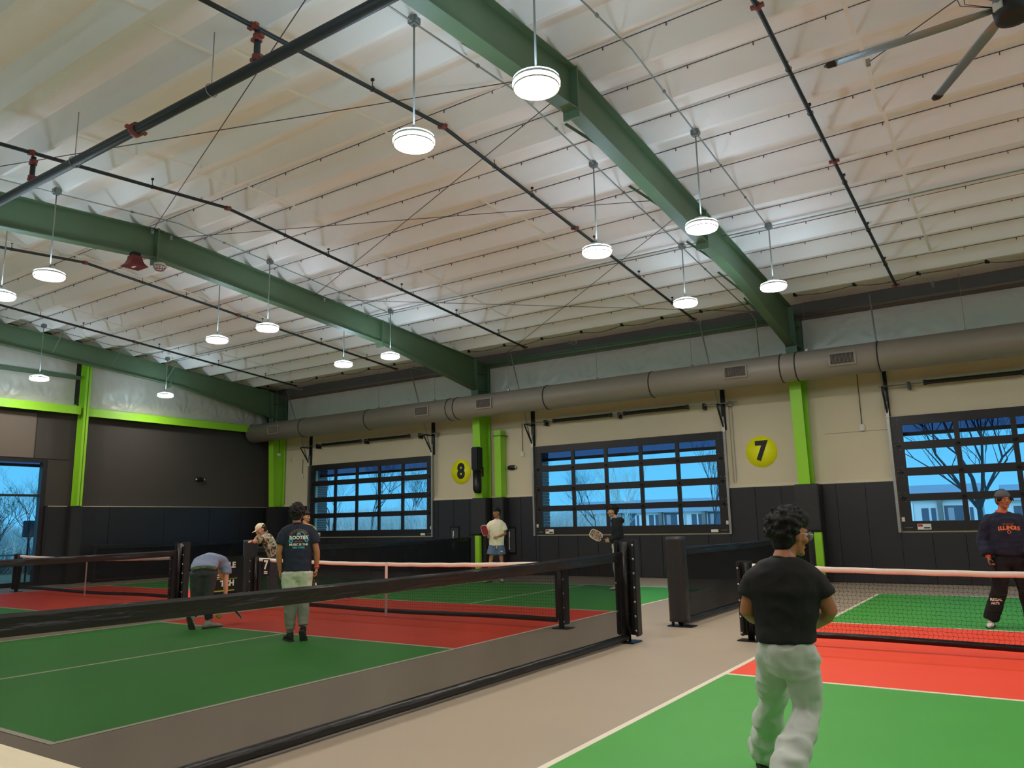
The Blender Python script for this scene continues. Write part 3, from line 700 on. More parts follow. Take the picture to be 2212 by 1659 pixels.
# ---------------------------------------------------------------- wall fixtures
def roundel(n, X, label):
    t = thing('court_number_sign', label, 'sign', (X, YB-.012, 3.03))
    MB().tube([(0, .01, 0), (0, -.006, 0)], .375, 64).build('sign_disc', 'sign_yellow', t)
    R = facing((1, 0, 0), (0, 0, 1))
    text_obj('numeral', n, .62, 'sign_dark', t, (0, -.012, 0), R, bold=.030, sx=.9)
roundel('7', -2.68, 'yellow round wall sign with a dark numeral 7, left of the right-hand green column')
roundel('8', -11.82, 'yellow round wall sign with a dark numeral 8, beside the tall black speaker')
sp = thing('line_speaker', 'tall black line speaker on the column beside the 8 roundel', 'speaker', (-10.78, 15.3, 2.33))
mb = MB(); mb.rbox((0, 0, 1.0), (.26, .26, .68), .03); mb.build('upper_cabinet', 'black_metal', sp)
MB().loft([((0, 0, .655), (.13, 0, 0), (0, .13, 0)), ((0, 0, .1), (.125, 0, 0), (0, .125, 0)), ((.02, 0, 0), (.09, 0, 0), (0, .1, 0))], 24).build('lower_cabinet', 'black_metal', sp)
MB().box((.05, .14, .62), (.1, .1, .28)).build('speaker_bracket', 'black_metal', sp)
def emerg(loc, ax, label):
    t = thing('emergency_light', label, 'emergency light', loc); ax = V(ax); n_ = V((0, -1, 0)) if abs(ax.x) > .5 else V((1, 0, 0))
    MB().loft([(n_*d_, ax*(.17*s_), V((0, 0, .075*s_))) for d_, s_ in ((0, 1), (.05, .95), (.09, .6))], 20).build('light_body', 'black_metal', t)
    for s_ in (-1, 1): MB().ell(ax*s_*.15+n_*.06, .035, 10, 6).build('lamp_head', 'grommet', t)
emerg((-9.94, YB, 3.05), (1, 0, 0), 'black oval emergency light on the beige wall beside the middle window')
emerg((XL+.01, 12.93, 3.11), (0, 1, 0), 'black oval emergency light alone on the dark end wall')
for X, z, lb_ in ((-10.0, .96, 'tall recessed grey panel in the wall padding beside the white-shirted player'), (-12.05, 1.0, 'tall recessed grey panel in the padding below the 8 roundel')):
    t = thing('door_handle_panel', lb_, 'panel', (X, YB-.06, z))
    MB().rbox((0, -.005, 0), (.36, .03, .78), .008).build('panel_frame', 'black_metal', t)
    MB().rbox((0.02, -.02, 0), (.29, .02, .66), .004).build('panel_face', 'panel_gray', t)
    MB().b2(-.045, -.01, -.034, -.03, -.25, .25).build('panel_strip', 'paper', t)
    MB().b2(-.02, -.005, -.036, -.034, -.22, .1).build('panel_print', 'sign_dark', t)
sm = thing('dome_camera', 'small white dome camera hanging on a rod below the duct, by the corner column', 'camera', (-19.55, 15.3, 4.02))
MB().ell((0, 0, 0), (.075, .075, .05), 14, 8).build('dome', 'white_plastic', sm); MB().tube([(0, 0, .03), (0, 0, .9)], .01, 6).build('rod', 'black_metal', sm)
hn = thing('horn_strobe', 'dark red square horn speaker under the second green rafter', 'alarm horn', (-10.62, 4.52, 6.45))
secs = []
for z, h in ((0, .09), (-.06, .095), (-.13, .12), (-.19, .17), (-.20, .17)): secs.append([(-h, -h, z), (h, -h, z), (h, h, z), (-h, h, z)])
mb = MB(); mb.add([p for s_ in secs for p in s_], [(j*4+i, j*4+(i+1) % 4, (j+1)*4+(i+1) % 4, (j+1)*4+i) for j in range(4) for i in range(4)]+[(0, 1, 2, 3), (16, 17, 18, 19)])
mb.build('horn_bell', 'red_horn', hn); MB().b2(-.05, .05, -.03, .01, -.206, -.2).build('horn_strobe_lens', 'white_ink', hn); MB().box((0, 0, .03), (.14, .14, .08)).build('horn_mount', 'black_metal', hn)
sd = thing('smoke_detector', 'round smoke detector in a wire cage under the second rafter ridge', 'smoke detector', (-10.7, 5.06, 6.42))
MB().tube([(0, 0, .06), (0, 0, .0)], .10, 20).build('detector_base', 'white_plastic', sd)
mb = MB()
for k_ in range(6):
    a = k_*PI/6; mb.tube([(.12*math.cos(a)*c_, .12*math.sin(a)*c_, -.09*math.sqrt(max(0, 1-c_*c_))) for c_ in (-1, -.7, -.3, 0, .3, .7, 1)], .005, 4)
for rr, zz in ((.12, 0), (.08, -.067)): mb.tube([(rr*math.cos(i*PI/8), rr*math.sin(i*PI/8), zz) for i in range(17)], .005, 4)
mb.build('detector_cage', 'red_coupling', sd)
# ---------------------------------------------------------------- nets
def cords():
    mb = MB(); W_ = 6.46; n = 140
    ztop = lambda s: .80+.05*(2*s-1)**2
    zbot = lambda s: .135+.01*math.sin(s*9)
    for i in range(n+1):
        s_ = i/n; x_ = W_*s_; z0, z1 = zbot(s_), ztop(s_); pts = []
        for j in range(17):
            t_ = j/16; pts.append((x_+(.009 if j % 2 else -.009)+.012*(t_-.5), .004 if j % 2 else -.004, z0+(z1-z0)*t_))
        mb.tube(pts, .0016, 3, cap=False, smooth=False)
    for j in range(17):
        pts = []
        for i in range(0, n+1):
            s_ = i/n; z0, z1 = zbot(s_), ztop(s_); t_ = j/16
            pts.append((W_*s_+(.009 if j % 2 else -.009), 0, z0+(z1-z0)*t_+(.004 if i % 2 else -.004)))
        mb.tube(pts, .0016, 3, cap=False, smooth=False)
    return mb
CORD = None
def net(X0, label, posts=True, flag=False):
    global CORD
    t = thing('court_net', label, 'net', (X0, 6.706, 0)); W_ = 6.46
    if CORD is None: CORD = cords().build('net_cords', 'net_cord', t); CORD['kind'] = 'stuff'
    else: inst(CORD, t, (0, 0, 0), 'net_cords')
    mb = MB(); N = 60; pts = []
    for i in range(N+1):
        s_ = i/N; zt = .86+.05*(2*s_-1)**2
        for z_, y_ in ((zt-.062, -.012), (zt-.03, -.016), (zt-.004, -.012), (zt, 0), (zt-.004, .012), (zt-.062, .012)):
            pts.append((W_*s_, y_+.003*noise.noise(V((i*.9, z_*40, X0))), z_+.002*math.sin(i*1.3)))
    mb.add(pts, [(i*6+j, (i+1)*6+j, (i+1)*6+(j+1) % 6, i*6+(j+1) % 6) for i in range(N) for j in range(6)], True); mb.build('net_tape', 'tape_white', t)
    mb = MB(); pts = []
    for i in range(N+1):
        s_ = i/N; zb_ = .07+.012*math.sin(s_*9)
        for z_, y_ in ((zb_, 0), (zb_+.035, -.014), (zb_+.07, 0), (zb_+.035, .014)): pts.append((W_*s_, y_, z_))
    mb.add(pts, [(i*4+j, (i+1)*4+j, (i+1)*4+(j+1) % 4, i*4+(j+1) % 4) for i in range(N) for j in range(4)], True); mb.build('bottom_band', 'band_black', t)
    mb = MB(); mb.prism([(-.014, .80), (-.02, .80), (-.02, .862), (.018, .862), (.018, .80), (.013, .80), (.013, .857), (-.014, .857)], 'x', W_/2-.03, W_/2+.03)
    mb.box((W_/2, -.02, .44), (.055, .005, .78)); mb.box((W_/2, -.018, .04), (.035, .02, .06)); mb.build('center_strap', 'strap_pinkish', t)
    for q in (.0, W_): MB().box((q, 0, .48), (.05, .008, .74)).build('side_band', 'net_black', t)
    for q, s_ in ((-.09, 1), (W_+.09, -1)):
        mb = MB(); mb.rbox((q, .03, .50), (.17, .05, .88), .015); mb.rbox((q-s_*.07, -.02, .50), (.04, .13, .88), .012); pd = mb.build('net_post_pad', 'pad_post', t)
        mb = MB(); mb.tube([(q+s_*.02, -.01, .01), (q+s_*.02, -.01, .92)], .04, 14); mb.build('net_post', 'black_metal', t)
        MB().box((q, 0, .006), (.26, .2, .012)).build('base_plate', 'black_metal', t)
        for k_ in range(5):
            for yy in (-.088,): MB().tube([(q-s_*.07, yy, .1+k_*.19), (q-s_*.07, yy-.004, .1+k_*.19)], .011, 10).build('grommet', 'grommet', pd)
    return t
net(-.28, 'pickleball net of the bright right-hand court, in front of the navy sweatshirt player')
netB = net(-9.53, 'pickleball net of the middle court behind the mesh divider')
net(-18.84, 'pickleball net of the far left court by the end wall')
fg = thing('court_flag', 'small black hanging card with white numeral 7 on the middle net', 'sign', (-9.28, 6.66, .74))
MB().rbox((0, 0, 0), (.19, .012, .30), .004).build('card', 'board_black', fg)
R_ = facing((1, 0, 0), (0, 0, 1))
text_obj('numeral', '7', .22, 'white_ink', fg, (0, -.009, .04), R_, bold=.008)
for dz in (-.075, -.105): MB().b2(-.05, .05, -.009, -.007, dz-.01, dz+.01).build('small_print', 'white_ink', fg)
# ---------------------------------------------------------------- divider fences
def divider(X, y0, y1, label, near_post, far_post, mt='fence_mesh', seed=0):
    t = thing('mesh_divider', label, 'divider', (X, y0, 0)); Ln = y1-y0; N = max(20, int(Ln*6))
    sag = lambda s: -.03*math.sin(PI*s)
    def strip(zs, f=lambda s, z: 0):
        pts = []; k = len(zs)
        for i in range(N+1):
            s_ = i/N
            for z_, x_ in zs: pts.append((x_+f(s_, z_), Ln*s_, z_+(sag(s_) if z_ > .5 else 0)))
        return pts, k
    bil = lambda s, z: .035*math.sin(PI*s)*noise.noise(V((s*Ln*.8, z*2, seed)))*3*min(1, max(0, (1.0-z))*3)
    pts, k = strip([(.04+.93*j/8, 0) for j in range(9)], bil)
    MB().add(pts, [(i*k+j, (i+1)*k+j, (i+1)*k+j+1, i*k+j+1) for i in range(N) for j in range(k-1)], True).build('mesh_panel', mt, t, fix=False)
    wob = lambda s, z: .008*noise.noise(V((s*Ln*2.3, z*9, seed+3)))
    pts, k = strip([(.966, .006), (1.0, .009), (1.06, .009), (1.08, 0), (1.06, -.009), (1.0, -.009), (.966, -.006)], wob)
    MB().add(pts, [(i*k+j, (i+1)*k+j, (i+1)*k+(j+1) % k, i*k+(j+1) % k) for i in range(N) for j in range(k)], False).build('top_band', 'band_black', t)
    pts, k = strip([(.01+.045+.045*math.sin(a), .045*math.cos(a)) for a in [q*PI/4 for q in range(8)]], wob)
    MB().add(pts, [(i*k+j, (i+1)*k+j, (i+1)*k+(j+1) % k, i*k+(j+1) % k) for i in range(N) for j in range(k)], True).build('bottom_band', 'band_black', t)
    for i, s_ in enumerate((.003, .985)): MB().b2(-.01, .01, Ln*s_, Ln*s_+.09, .08, 1.0).build('side_band', 'band_black', t)
    def laced(yc, sg):
        p = thing('laced_post', None, None, (0, yc, 0)); p.parent = t
        MB().tube([(0, 0, .01), (0, 0, 1.2)], .05, 16).build('post_tube', 'black_metal', p)
        mb = MB(); mb.rbox((.13, .06*sg, .65), (.045, .14, 1.16), .015); mb.build('pad_flap', 'pad_post', p)
        mb = MB(); mb.rbox((-.10, .03*sg, .65), (.045, .13, 1.14), .015); mb.build('pad_flap', 'pad_post', p)
        mb = MB(); mb.rbox((.015, .11*sg, .65), (.25, .05, 1.15), .015); mb.build('pad_back', 'pad_post', p)
        MB().box((0, 0, .008), (.28, .26, .016)).build('base_plate', 'black_metal', p)
        for k_ in range(7):
            z_ = .14+k_*.17
            MB().tube([(.13, -.012*sg-.0, z_), (.13, -.018*sg, z_)], .014, 10).build('grommet', 'grommet', p)
            if k_ % 2: MB().tube([(-.10, -.04*sg, z_+.05), (-.10, -.046*sg, z_+.05)], .014, 10).build('grommet', 'grommet', p)
        mb = MB()
        for k_ in range(6): mb.tube([(.13, -.02*sg, .14+k_*.17), (-.10, -.05*sg, .22+k_*.17)], .003, 4)
        mb.build('lacing', 'net_cord', p)
        MB().ell((.0, -.06, .03), (.05, .03, .02), 8, 5).build('anchor_bolt', 'galv', p)
    def padded(yc):
        mb = MB(); n = 20; secs = []
        for j in range(25):
            z_ = .07+1.15*j/24; pts = []
            for i in range(n):
                a = 2*PI*i/n; ca, sa = math.cos(a), math.sin(a); r = .125/(max(abs(ca), abs(sa))**.75)
                q = 1+.05*noise.noise(V((ca*2+sa, z_*7+ca*2, seed)))
                pts.append((r*ca*q, yc+r*sa*q, z_))
            secs.append(pts)
        mb.add([p for s_ in secs for p in s_], [(j*n+i, j*n+(i+1) % n, (j+1)*n+(i+1) % n, (j+1)*n+i) for j in range(24) for i in range(n)]+[tuple(range(n))[::-1], tuple(24*n+i for i in range(n))], True)
        mb.build('padded_post', 'pad_post', t)
        mb = MB(); mb.box((.03, yc, .008), (.36, .2, .016)); mb.box((-.08, yc-.06, .04), (.03, .03, .07)); mb.box((.08, yc-.06, .04), (.03, .03, .07)); mb.build('base_plate', 'black_metal', t)
    def greenpost(yc):
        p = thing('wall_post', None, None, (0, yc, 0)); p.parent = t
        mb = MB(); mb.b2(.14, .30, -.05, .05, 0, 1.12); mb.build('green_post', 'green_steel', p)
        MB().b2(-.02, .31, -.06, .06, 1.12, 1.17).build('post_cap', 'black_metal', p)
        MB().tube([(0, -.1, 1.07), (0, -.05, 1.07)], .012, 6).build('latch', 'galv', p)
    for kind, yc, sg in ((near_post, 0, -1), (far_post, Ln, -1)):
        if kind == 'laced': laced(yc+.02, 1)
        elif kind == 'padded': padded(yc-.02)
        elif kind == 'green': greenpost(yc+.06)
    return t
divider(-1.65, -2.1, 5.95, 'long black mesh divider crossing the foreground, laced post at its far end', None, 'laced', seed=1)
divider(-1.61, 7.6, 15.17, 'dark vinyl divider from padded post to window wall, behind the black tee player', 'padded', 'green', 'vinyl_mesh', seed=2)
divider(-10.94, -2.1, 5.95, 'black mesh divider at left, between middle court and far left court', None, 'laced', seed=3)
divider(-10.94, 7.6, 15.17, 'dark vinyl divider from padded post to window wall, behind the middle net', 'padded', 'green', 'vinyl_mesh', seed=4)
divider(-20.1, 9.2, 15.0, 'dark vinyl divider along the foot of the end wall behind the far left net', None, None, 'vinyl_mesh', seed=5)
divider(-20.1, -2.1, 5.95, 'black mesh divider at the far left edge of the photo', None, 'laced', 'fence_mesh', seed=6)
rl = thing('railing', 'blurred cream railing cap close to the camera, bottom left corner', 'railing', (0, -2.2, 0))
MB().rbox((-2, 0, 1.02), (24, .10, .06), .012).build('rail_cap', 'rail_cream', rl)
MB().b2(-14, 10, .0, .01, .08, 1.0).build('rail_mesh', 'fence_mesh', rl)
for q in (-13.9, -9, -4.2, 9.9): MB().tube([(q, 0.02, 0), (q, 0.02, 1.0)], .03, 12).build('rail_post', 'black_metal', rl)
# barrier board in the gap of the left divider line
bd = thing('barrier_board', 'black barrier board with white lettering and yellow rule, behind the bending player', 'sign board', (-10.74, 6.70, 0))
MB().rbox((0, 0, .56), (.03, 1.14, .72), .012).build('board_panel', 'board_black', bd)
mb = MB()
for s_ in (-1, 1): mb.box((0, s_*.45, .1), (.3, .04, .2)); mb.box((0, s_*.45, .02), (.5, .05, .03))
mb.build('board_foot', 'black_metal', bd)
Rb = facing((0, 1, 0), (0, 0, 1))
text_obj('lettering', 'KLE', .155, 'white_ink', bd, (.018, .37, .745), Rb, bold=.006, align='RIGHT')
text_obj('lettering', 'E D', .155, 'white_ink', bd, (.018, .16, .565), Rb, bold=.006, align='RIGHT')
text_obj('lettering', 'T   TCH', .155, 'white_ink', bd, (.018, .35, .40), Rb, bold=.006, align='RIGHT')
MB().b2(.016, .019, -.2, .42, .486, .494).build('yellow_rule', 'yellow_ink', bd)
MB().b2(.016, .019, -.25, .36, .255, .275).build('small_print', 'yellow_ink', bd)
# ---------------------------------------------------------------- outside
gd = thing('ground', kind='structure')
MB().b2(-260, 200, YB+.32, 300, -.4, -.25).build('grass_field', 'grass', gd)
MB().b2(-260, XL-.32, -80, YB+.32, -.4, -.25).build('grass_field', 'grass', gd)
def brickpier(X, label):
    t = thing('brick_pier', label, 'pier', (X, YB+.55, 0)); MB().b2(-.24, .19, -.24, .24, -.3, 3.5).build('mortar_core', 'mortar', t); base = None
    for r_ in range(32):
        z = .9+r_*.083
        for c_ in range(3):
            x_ = -.16+c_*.215-(.1 if r_ % 2 else 0)
            a, b = max(x_-.1, -.25), min(x_+.1, .205)
            if b-a < .03: continue
            for side in (0, 1):
                if side == 0: MB().b2(a, b, -.25, -.2, z, z+.068).build('brick', 'brick', t)
        for c_ in range(3):
            y_ = -.16+c_*.2-(.1 if r_ % 2 else 0); a, b = max(y_-.095, -.25), min(y_+.095, .25)
            if b-a > .03: MB().b2(.15, .205, a, b, z, z+.068).build('brick', 'brick', t)
brickpier(-18.75, 'brick pier outside at the left edge of the left window'); brickpier(-9.38, 'brick pier outside at the left edge of the middle window')
def tree_mb(h, seed, spread=.6, depth=5, r0=.09, up=.5):
    R0 = random.Random(seed); mb = MB(); leafs = []
    def grow(p, d, L_, r, k_):
        n = 3; pts = [p]; q = p.copy(); dd = d.copy()
        for i in range(n):
            dd = (dd+V((R0.uniform(-.12, .12), R0.uniform(-.12, .12), R0.uniform(-.03, .10)))).normalized(); q = q+dd*(L_/n); pts.append(q.copy())
        mb.tube(pts, [r*(1-.45*i/n) for i in range(n+1)], 5 if k_ > depth-3 else 3, cap=False)
        leafs.append(q)
        if k_ <= 0: return
        nb = 4 if k_ >= depth-1 else 3
        for i in range(nb):
            base = pts[R0.choice((1, 2, 3, 3))]
            a = R0.uniform(0, 2*PI); sp_ = R0.uniform(.35, 1.)*spread
            ax = V((math.cos(a), math.sin(a), 0)); nd = (dd*(1-.35*sp_)+ax*sp_+V((0, 0, up*.4))).normalized()
            grow(base, nd, L_*R0.uniform(.62, .85), r*.52, k_-1)
    grow(V((0, 0, 0)), V((0, 0, 1)), h*.34, r0, depth); return mb, leafs
def add_tree(X, Y, h, seed, label, mt='bark', spread=.6, depth=5, r0=.09, leaf=None):
    mb, lf = tree_mb(h, seed, spread, depth, r0)
    t = thing('bare_tree', label, 'tree', (X, Y, -.3)); mb.build('branches', mt, t)
    if leaf:
        ml = MB(); R0 = random.Random(seed)
        for q in lf[::leaf]: 
            c_ = q; s_ = .05; ml.add([c_+V((R0.uniform(-s_, s_), R0.uniform(-s_, s_), R0.uniform(-s_, s_))) for _ in range(3)], [(0, 1, 2)])
        o = ml.build('leaves', 'leaf_green', t, fix=False); o['kind'] = 'stuff'
    return t
def tprop(d_, px_dir): return CAM+px_dir*d_
add_tree(1.3, 24.0, 8.2, 11, 'bare branching tree outside the right window', depth=6, r0=.11, spread=.85)
add_tree(-13.5, 30.5, 5.6, 5, 'pale bare tree outside the middle window', 'pale_bark', depth=5, r0=.08, spread=.65)
add_tree(-10.0, 33.0, 5.6, 8, 'thin young tree with a few leaves at the right of the middle window', depth=5, r0=.05, spread=.45, leaf=3)
add_tree(-28.3, 26.0, 7.4, 21, 'bare tree seen in the left half of the left window', depth=6, r0=.05, spread=.6)
add_tree(-32.2, 33.0, 6.8, 22, 'twisted bare tree seen in the middle of the left window', depth=6, r0=.07, spread=.9)
add_tree(-32.6, 37.0, 6.2, 23, 'bare tree seen right of centre through the left window', depth=6, r0=.07, spread=.9)
add_tree(-33.5, 40.0, 4.6, 24, 'low bare tree at the right of the left window', depth=6, r0=.05, spread=.9)
add_tree(-24.6, 40.0, 5.6, 25, 'bare tree behind the brick pier of the middle window', depth=6, r0=.06, spread=.9)
add_tree(-21.6, 43.0, 5.4, 26, 'bare tree in the left half of the middle window', depth=6, r0=.06, spread=.9)
add_tree(-33.5, 12.3, 4.4, 31, 'broad bare tree outside the tall end wall window', depth=6, r0=.09, spread=.9, leaf=6)
add_tree(-32.0, 13.0, 4.2, 32, 'bare tree at the right edge of the tall end wall window', depth=6, r0=.06, spread=.9)
def scrub(label, pts, hmax, n, mt='scrub', seed=1):
    R0 = random.Random(seed); t = thing('scrub', label, 'scrub', (pts[0][0], pts[0][1], -.3), kind='stuff'); mb = MB(); o0 = V((pts[0][0], pts[0][1], -.3))
    for i in range(n):
        a, b = R0.choice(list(zip(pts[:-1], pts[1:]))); s_ = R0.random(); X = a[0]+(b[0]-a[0])*s_+R0.uniform(-1.5, 1.5); Y = a[1]+(b[1]-a[1])*s_+R0.uniform(-2, 2)
        h = hmax*R0.uniform(.5, 1); p = V((X, Y, -.3))-o0; q = p+V((R0.uniform(-.8, .8), R0.uniform(-.8, .8), h)); mdl = (p+q)/2+V((R0.uniform(-.3, .3), R0.uniform(-.3, .3), 0))
        mb.tube([p, mdl, q], [.02, .015, .004], 3, cap=False, smooth=False)
        for j in range(4):
            c_ = p+(q-p)*R0.uniform(.3, 1); e_ = c_+V((R0.uniform(-.5, .5), R0.uniform(-.5, .5), R0.uniform(.0, .5))); mb.tube([c_, e_], [.01, .003], 3, cap=False, smooth=False)
    o = mb.build('twigs', mt, t); o['kind'] = 'stuff'; return t
scrub('dense pale brush filling the lower left window', [(-40, 34), (-27, 35)], 2.9, 3600, seed=3)
scrub('dense pale brush in the lower left of the middle window', [(-33, 46), (-23.5, 47)], 2.7, 2400, seed=4)
scrub('greenish shrubs outside the tall end wall window', [(-36, 8), (-34.5, 17)], 2.2, 2200, seed=5)
scrub('tall dry grass in front of the houses, right window', [(-8, 60), (16, 60)], 1.0, 1500, 'grass', seed=6)
sg = thing('road_sign', 'back of a dark rectangular sign on a pole outside the tall end wall window', 'road sign', (-24.3, 9.32, -.3))
MB().rbox((0, 0, 1.88), (.03, .36, .52), .012).build('sign_plate', 'facade_dark', sg); MB().tube([(.03, 0, 0), (.03, 0, 2.15)], .03, 8).build('sign_pole', 'black_metal', sg)
fr_ = thing('field_fence', 'low dark rail fence outside the tall end wall window', 'fence', (-29, 6, -.3))
for z_ in (.55, .95): MB().b2(-.03, .03, -1, 14, z_-.03, z_+.03).build('fence_rail', 'facade_dark', fr_)
for k_ in range(7): MB().b2(-.05, .05, -1+k_*2.3, -.9+k_*2.3, 0, 1.1).build('fence_post', 'facade_dark', fr_)
def house(X, Y, n, label, rot=0., h=6.0, roofh=1.7, z0=-3.2):
    t = thing('apartment_house', label, 'building', (X, Y, z0), rot); u_ = 5.2; W_ = n*u_
    MB().b2(0, W_, 0, 9, 0, h).build('wall', 'facade_white', t)
    mb = MB(); mb.prism([(-.6, h), (9.6, h), (4.5, h+roofh)], 'x', -.5, W_+.5); mb.build('roof', 'roof_gray', t)
    for i in range(n):
        x0 = i*u_
        MB().b2(x0+1.9, x0+2.3, -.5, 0, 0, h).build('stone_pier', 'facade_stone', t)
        MB().b2(x0+4.3, x0+5.1, -.8, 0, 0, h-.3).build('wall_bay', 'facade_white', t)
        MB().b2(x0+4.5, x0+4.8, -.82, -.8, 3.8, 5.2).build('window', 'facade_dark', t)
        MB().b2(x0+4.5, x0+4.8, -.82, -.8, 1.0, 2.2).build('window', 'facade_dark', t)
        for z_ in (.2, 3.1):
            MB().b2(x0+2.4, x0+4.2, -.02, .0, z_+.1, z_+2.3).build('balcony_recess', 'facade_dark', t)
            bl = MB(); bl.b2(x0+2.3, x0+4.3, -.9, 0, z_-.15, z_); bl.b2(x0+2.3, x0+4.3, -.9, -.86, z_+.9, z_+.98)
            for q in range(9): bl.b2(x0+2.35+q*.24, x0+2.39+q*.24, -.9, -.86, z_, z_+.9)
            bl.build('balcony', 'facade_dark', t)
            MB().b2(x0+2.7, x0+3.2, -.05, -.02, z_+.3, z_+2.1).build('door_glass', 'roof_gray', t)
            MB().b2(x0+.5, x0+1.1, -.03, 0, z_+.7, z_+2.1).build('window', 'facade_dark', t)
            MB().b2(x0+1.3, x0+1.7, -.03, 0, z_+.7, z_+2.1).build('window', 'facade_dark', t)
    MB().box((W_*.3, 4.5, h+roofh*.9), (.8, .8, 1.0)).build('chimney', 'facade_white', t)
house(-46, 82, 4, 'row of white flats with grey roof, right half of the middle window', 0.0, h=5.5, roofh=1.6)
house(-22.5, 80, 4, 'row of white flats at the left edge of the right window', 0, h=6.0, roofh=1.5)
house(.5, 78, 3, 'row of white flats behind the sweatshirt player in the right window', 0, h=5.7, roofh=1.5)
# ---------------------------------------------------------------- people
mat('skin_brown', '#a9704c', .5, var=.08, vscale=9); mat('skin_tan', '#b98a68', .5, var=.08, vscale=9); mat('skin_light', '#d09a80', .5, var=.06, vscale=9)
mat('hair_black', '#0c0a0b', .75, var=.4, vscale=60, bump=.5, bscale=90, stretch=(1, 1, .3)); mat('hair_brown', '#1c1514', .75, var=.4, vscale=60, bump=.5, bscale=90, stretch=(1, 1, .3))
mat('eye_white', '#e8e2da', .3); mat('eye_dark', '#120c0a', .3); mat('lip', '#94503f', .5)
mat('tee_black', '#0a0a0c', .8, bump=.15, bscale=14); mat('tee_navy', '#1b2134', .85, bump=.2, bscale=10); mat('tee_blue', '#7f8ba6', .85, bump=.2, bscale=10)
mat('tee_cream', '#efe6cb', .85, bump=.2, bscale=10); mat('hoodie_black', '#101219', .9, bump=.2, bscale=10); mat('sweat_navy', '#1a2236', .9, bump=.25, bscale=8)
mat('pants_sage', '#c4cac4', .9, var=.05, vscale=4, bump=.35, bscale=7); mat('pants_grey', '#b9bba9', .9, var=.05, vscale=4, bump=.3, bscale=9)
mat('pants_charcoal', '#33353a', .9, bump=.2, bscale=10); mat('pants_black', '#0f0f12', .9, bump=.2, bscale=10); mat('pants_white', '#d8d0bf', .9, bump=.2, bscale=10); mat('shorts_blue', '#5c6c8c', .8, bump=.2, bscale=10)
mat('shoe_black', '#1b1719', .6); mat('shoe_white', '#d9d3c2', .6, var=.1, vscale=20); mat('shoe_sole', '#4a4546', .7); mat('sock_grey', '#b9b2a6', .9); mat('shoe_lime', '#b9c05a', .6)
mat('cap_cream', '#e9dcb8', .8); mat('cap_grey', '#5a5c62', .8); mat('orange_trim', '#e0563a', .7); mat('orange_ink', '#df7a43', .7); mat('cyan_ink', '#4fb3c4', .7); mat('tan_ink', '#8f7450', .7)
mat('wristband', '#e8412c', .6); mat('paddle_black', '#1a1a1c', .4); mat('paddle_red', '#9c2135', .5); mat('paddle_edge', '#d9d2c0', .5); mat('ball_yellow', '#c9cf2e', .5); mat('shirt_yellow', '#d8b25a', .8); mat('lens_clear', '#bfe3f0', .1, .3)
def pattern(name, cols, scale):
    mt = mat(name, cols[0][1], .85); n = mt.node_tree; b = n.nodes['Principled BSDF']; tcn = n.nodes.new('ShaderNodeTexCoord')
    nz = n.nodes.new('ShaderNodeTexNoise'); nz.inputs['Scale'].default_value = scale; nz.inputs['Detail'].default_value = 3; nz.inputs['Distortion'].default_value = 1.5
    rp = n.nodes.new('ShaderNodeValToRGB'); rp.color_ramp.interpolation = 'CONSTANT'; el = rp.color_ramp.elements
    el[0].position = 0; el[0].color = lin(cols[0][1]); el[1].position = cols[1][0]; el[1].color = lin(cols[1][1])
    for p_, c_ in cols[2:]: q = el.new(p_); q.color = lin(c_)
    n.links.new(tcn.outputs['Object'], nz.inputs['Vector']); n.links.new(nz.outputs[0], rp.inputs[0]); n.links.new(rp.outputs[0], b.inputs['Base Color'])
pattern('shirt_camo', [(0, '#2c2b24'), (.40, '#6d6546'), (.47, '#b3a983'), (.53, '#7f8f90'), (.6, '#d6cfae')], 9)
pattern('paddle_floral', [(0, '#2b2420'), (.42, '#b98f7b'), (.48, '#3b332c'), (.54, '#cbb9a0'), (.6, '#7f5a50')], 22)
pattern('print_art', [(0, '#1b2134'), (.5, '#8f7450'), (.56, '#1b2134'), (.62, '#8f7450')], 30)
def fuse(mb, name, mt, parent, vox=.012, smooth=3, disp=0., dscale=.1, seed=0):
    o = mb.build(name, mt, parent); mw = o.modifiers
    r = mw.new('r', 'REMESH'); r.mode = 'VOXEL'; r.voxel_size = vox; r.use_smooth_shade = True
    if smooth: q = mw.new('s', 'SMOOTH'); q.iterations = smooth; q.factor = .5
    if disp:
        tx = bpy.data.textures.new('folds', 'CLOUDS'); tx.noise_scale = dscale; tx.noise_depth = 1
        d = mw.new('d', 'DISPLACE'); d.texture = tx; d.strength = disp; d.mid_level = .5; d.texture_coords = 'LOCAL'
        tw = bpy.data.textures.new('creases', 'MUSGRAVE'); tw.musgrave_type = 'RIDGED_MULTIFRACTAL'; tw.noise_scale = dscale*.9; tw.octaves = 1.2; tw.noise_intensity = .8
        d2 = mw.new('d2', 'DISPLACE'); d2.texture = tw; d2.strength = disp*.45; d2.mid_level = .5; d2.texture_coords = 'LOCAL'
        q2 = mw.new('s2', 'SMOOTH'); q2.iterations = 2; q2.factor = .4
    bpy.context.view_layer.update(); dg = bpy.context.evaluated_depsgraph_get()
    me = bpy.data.meshes.new_from_object(o.evaluated_get(dg)); o.modifiers.clear(); o.data = me; o.data.name = name
    return o
def basis(F, U):
    F = V(F).normalized(); U = V(U); U = (U-F*U.dot(F)).normalized(); S = F.cross(U)   # S = right-hand side of the face
    return Matrix((S, F, U)).transposed()
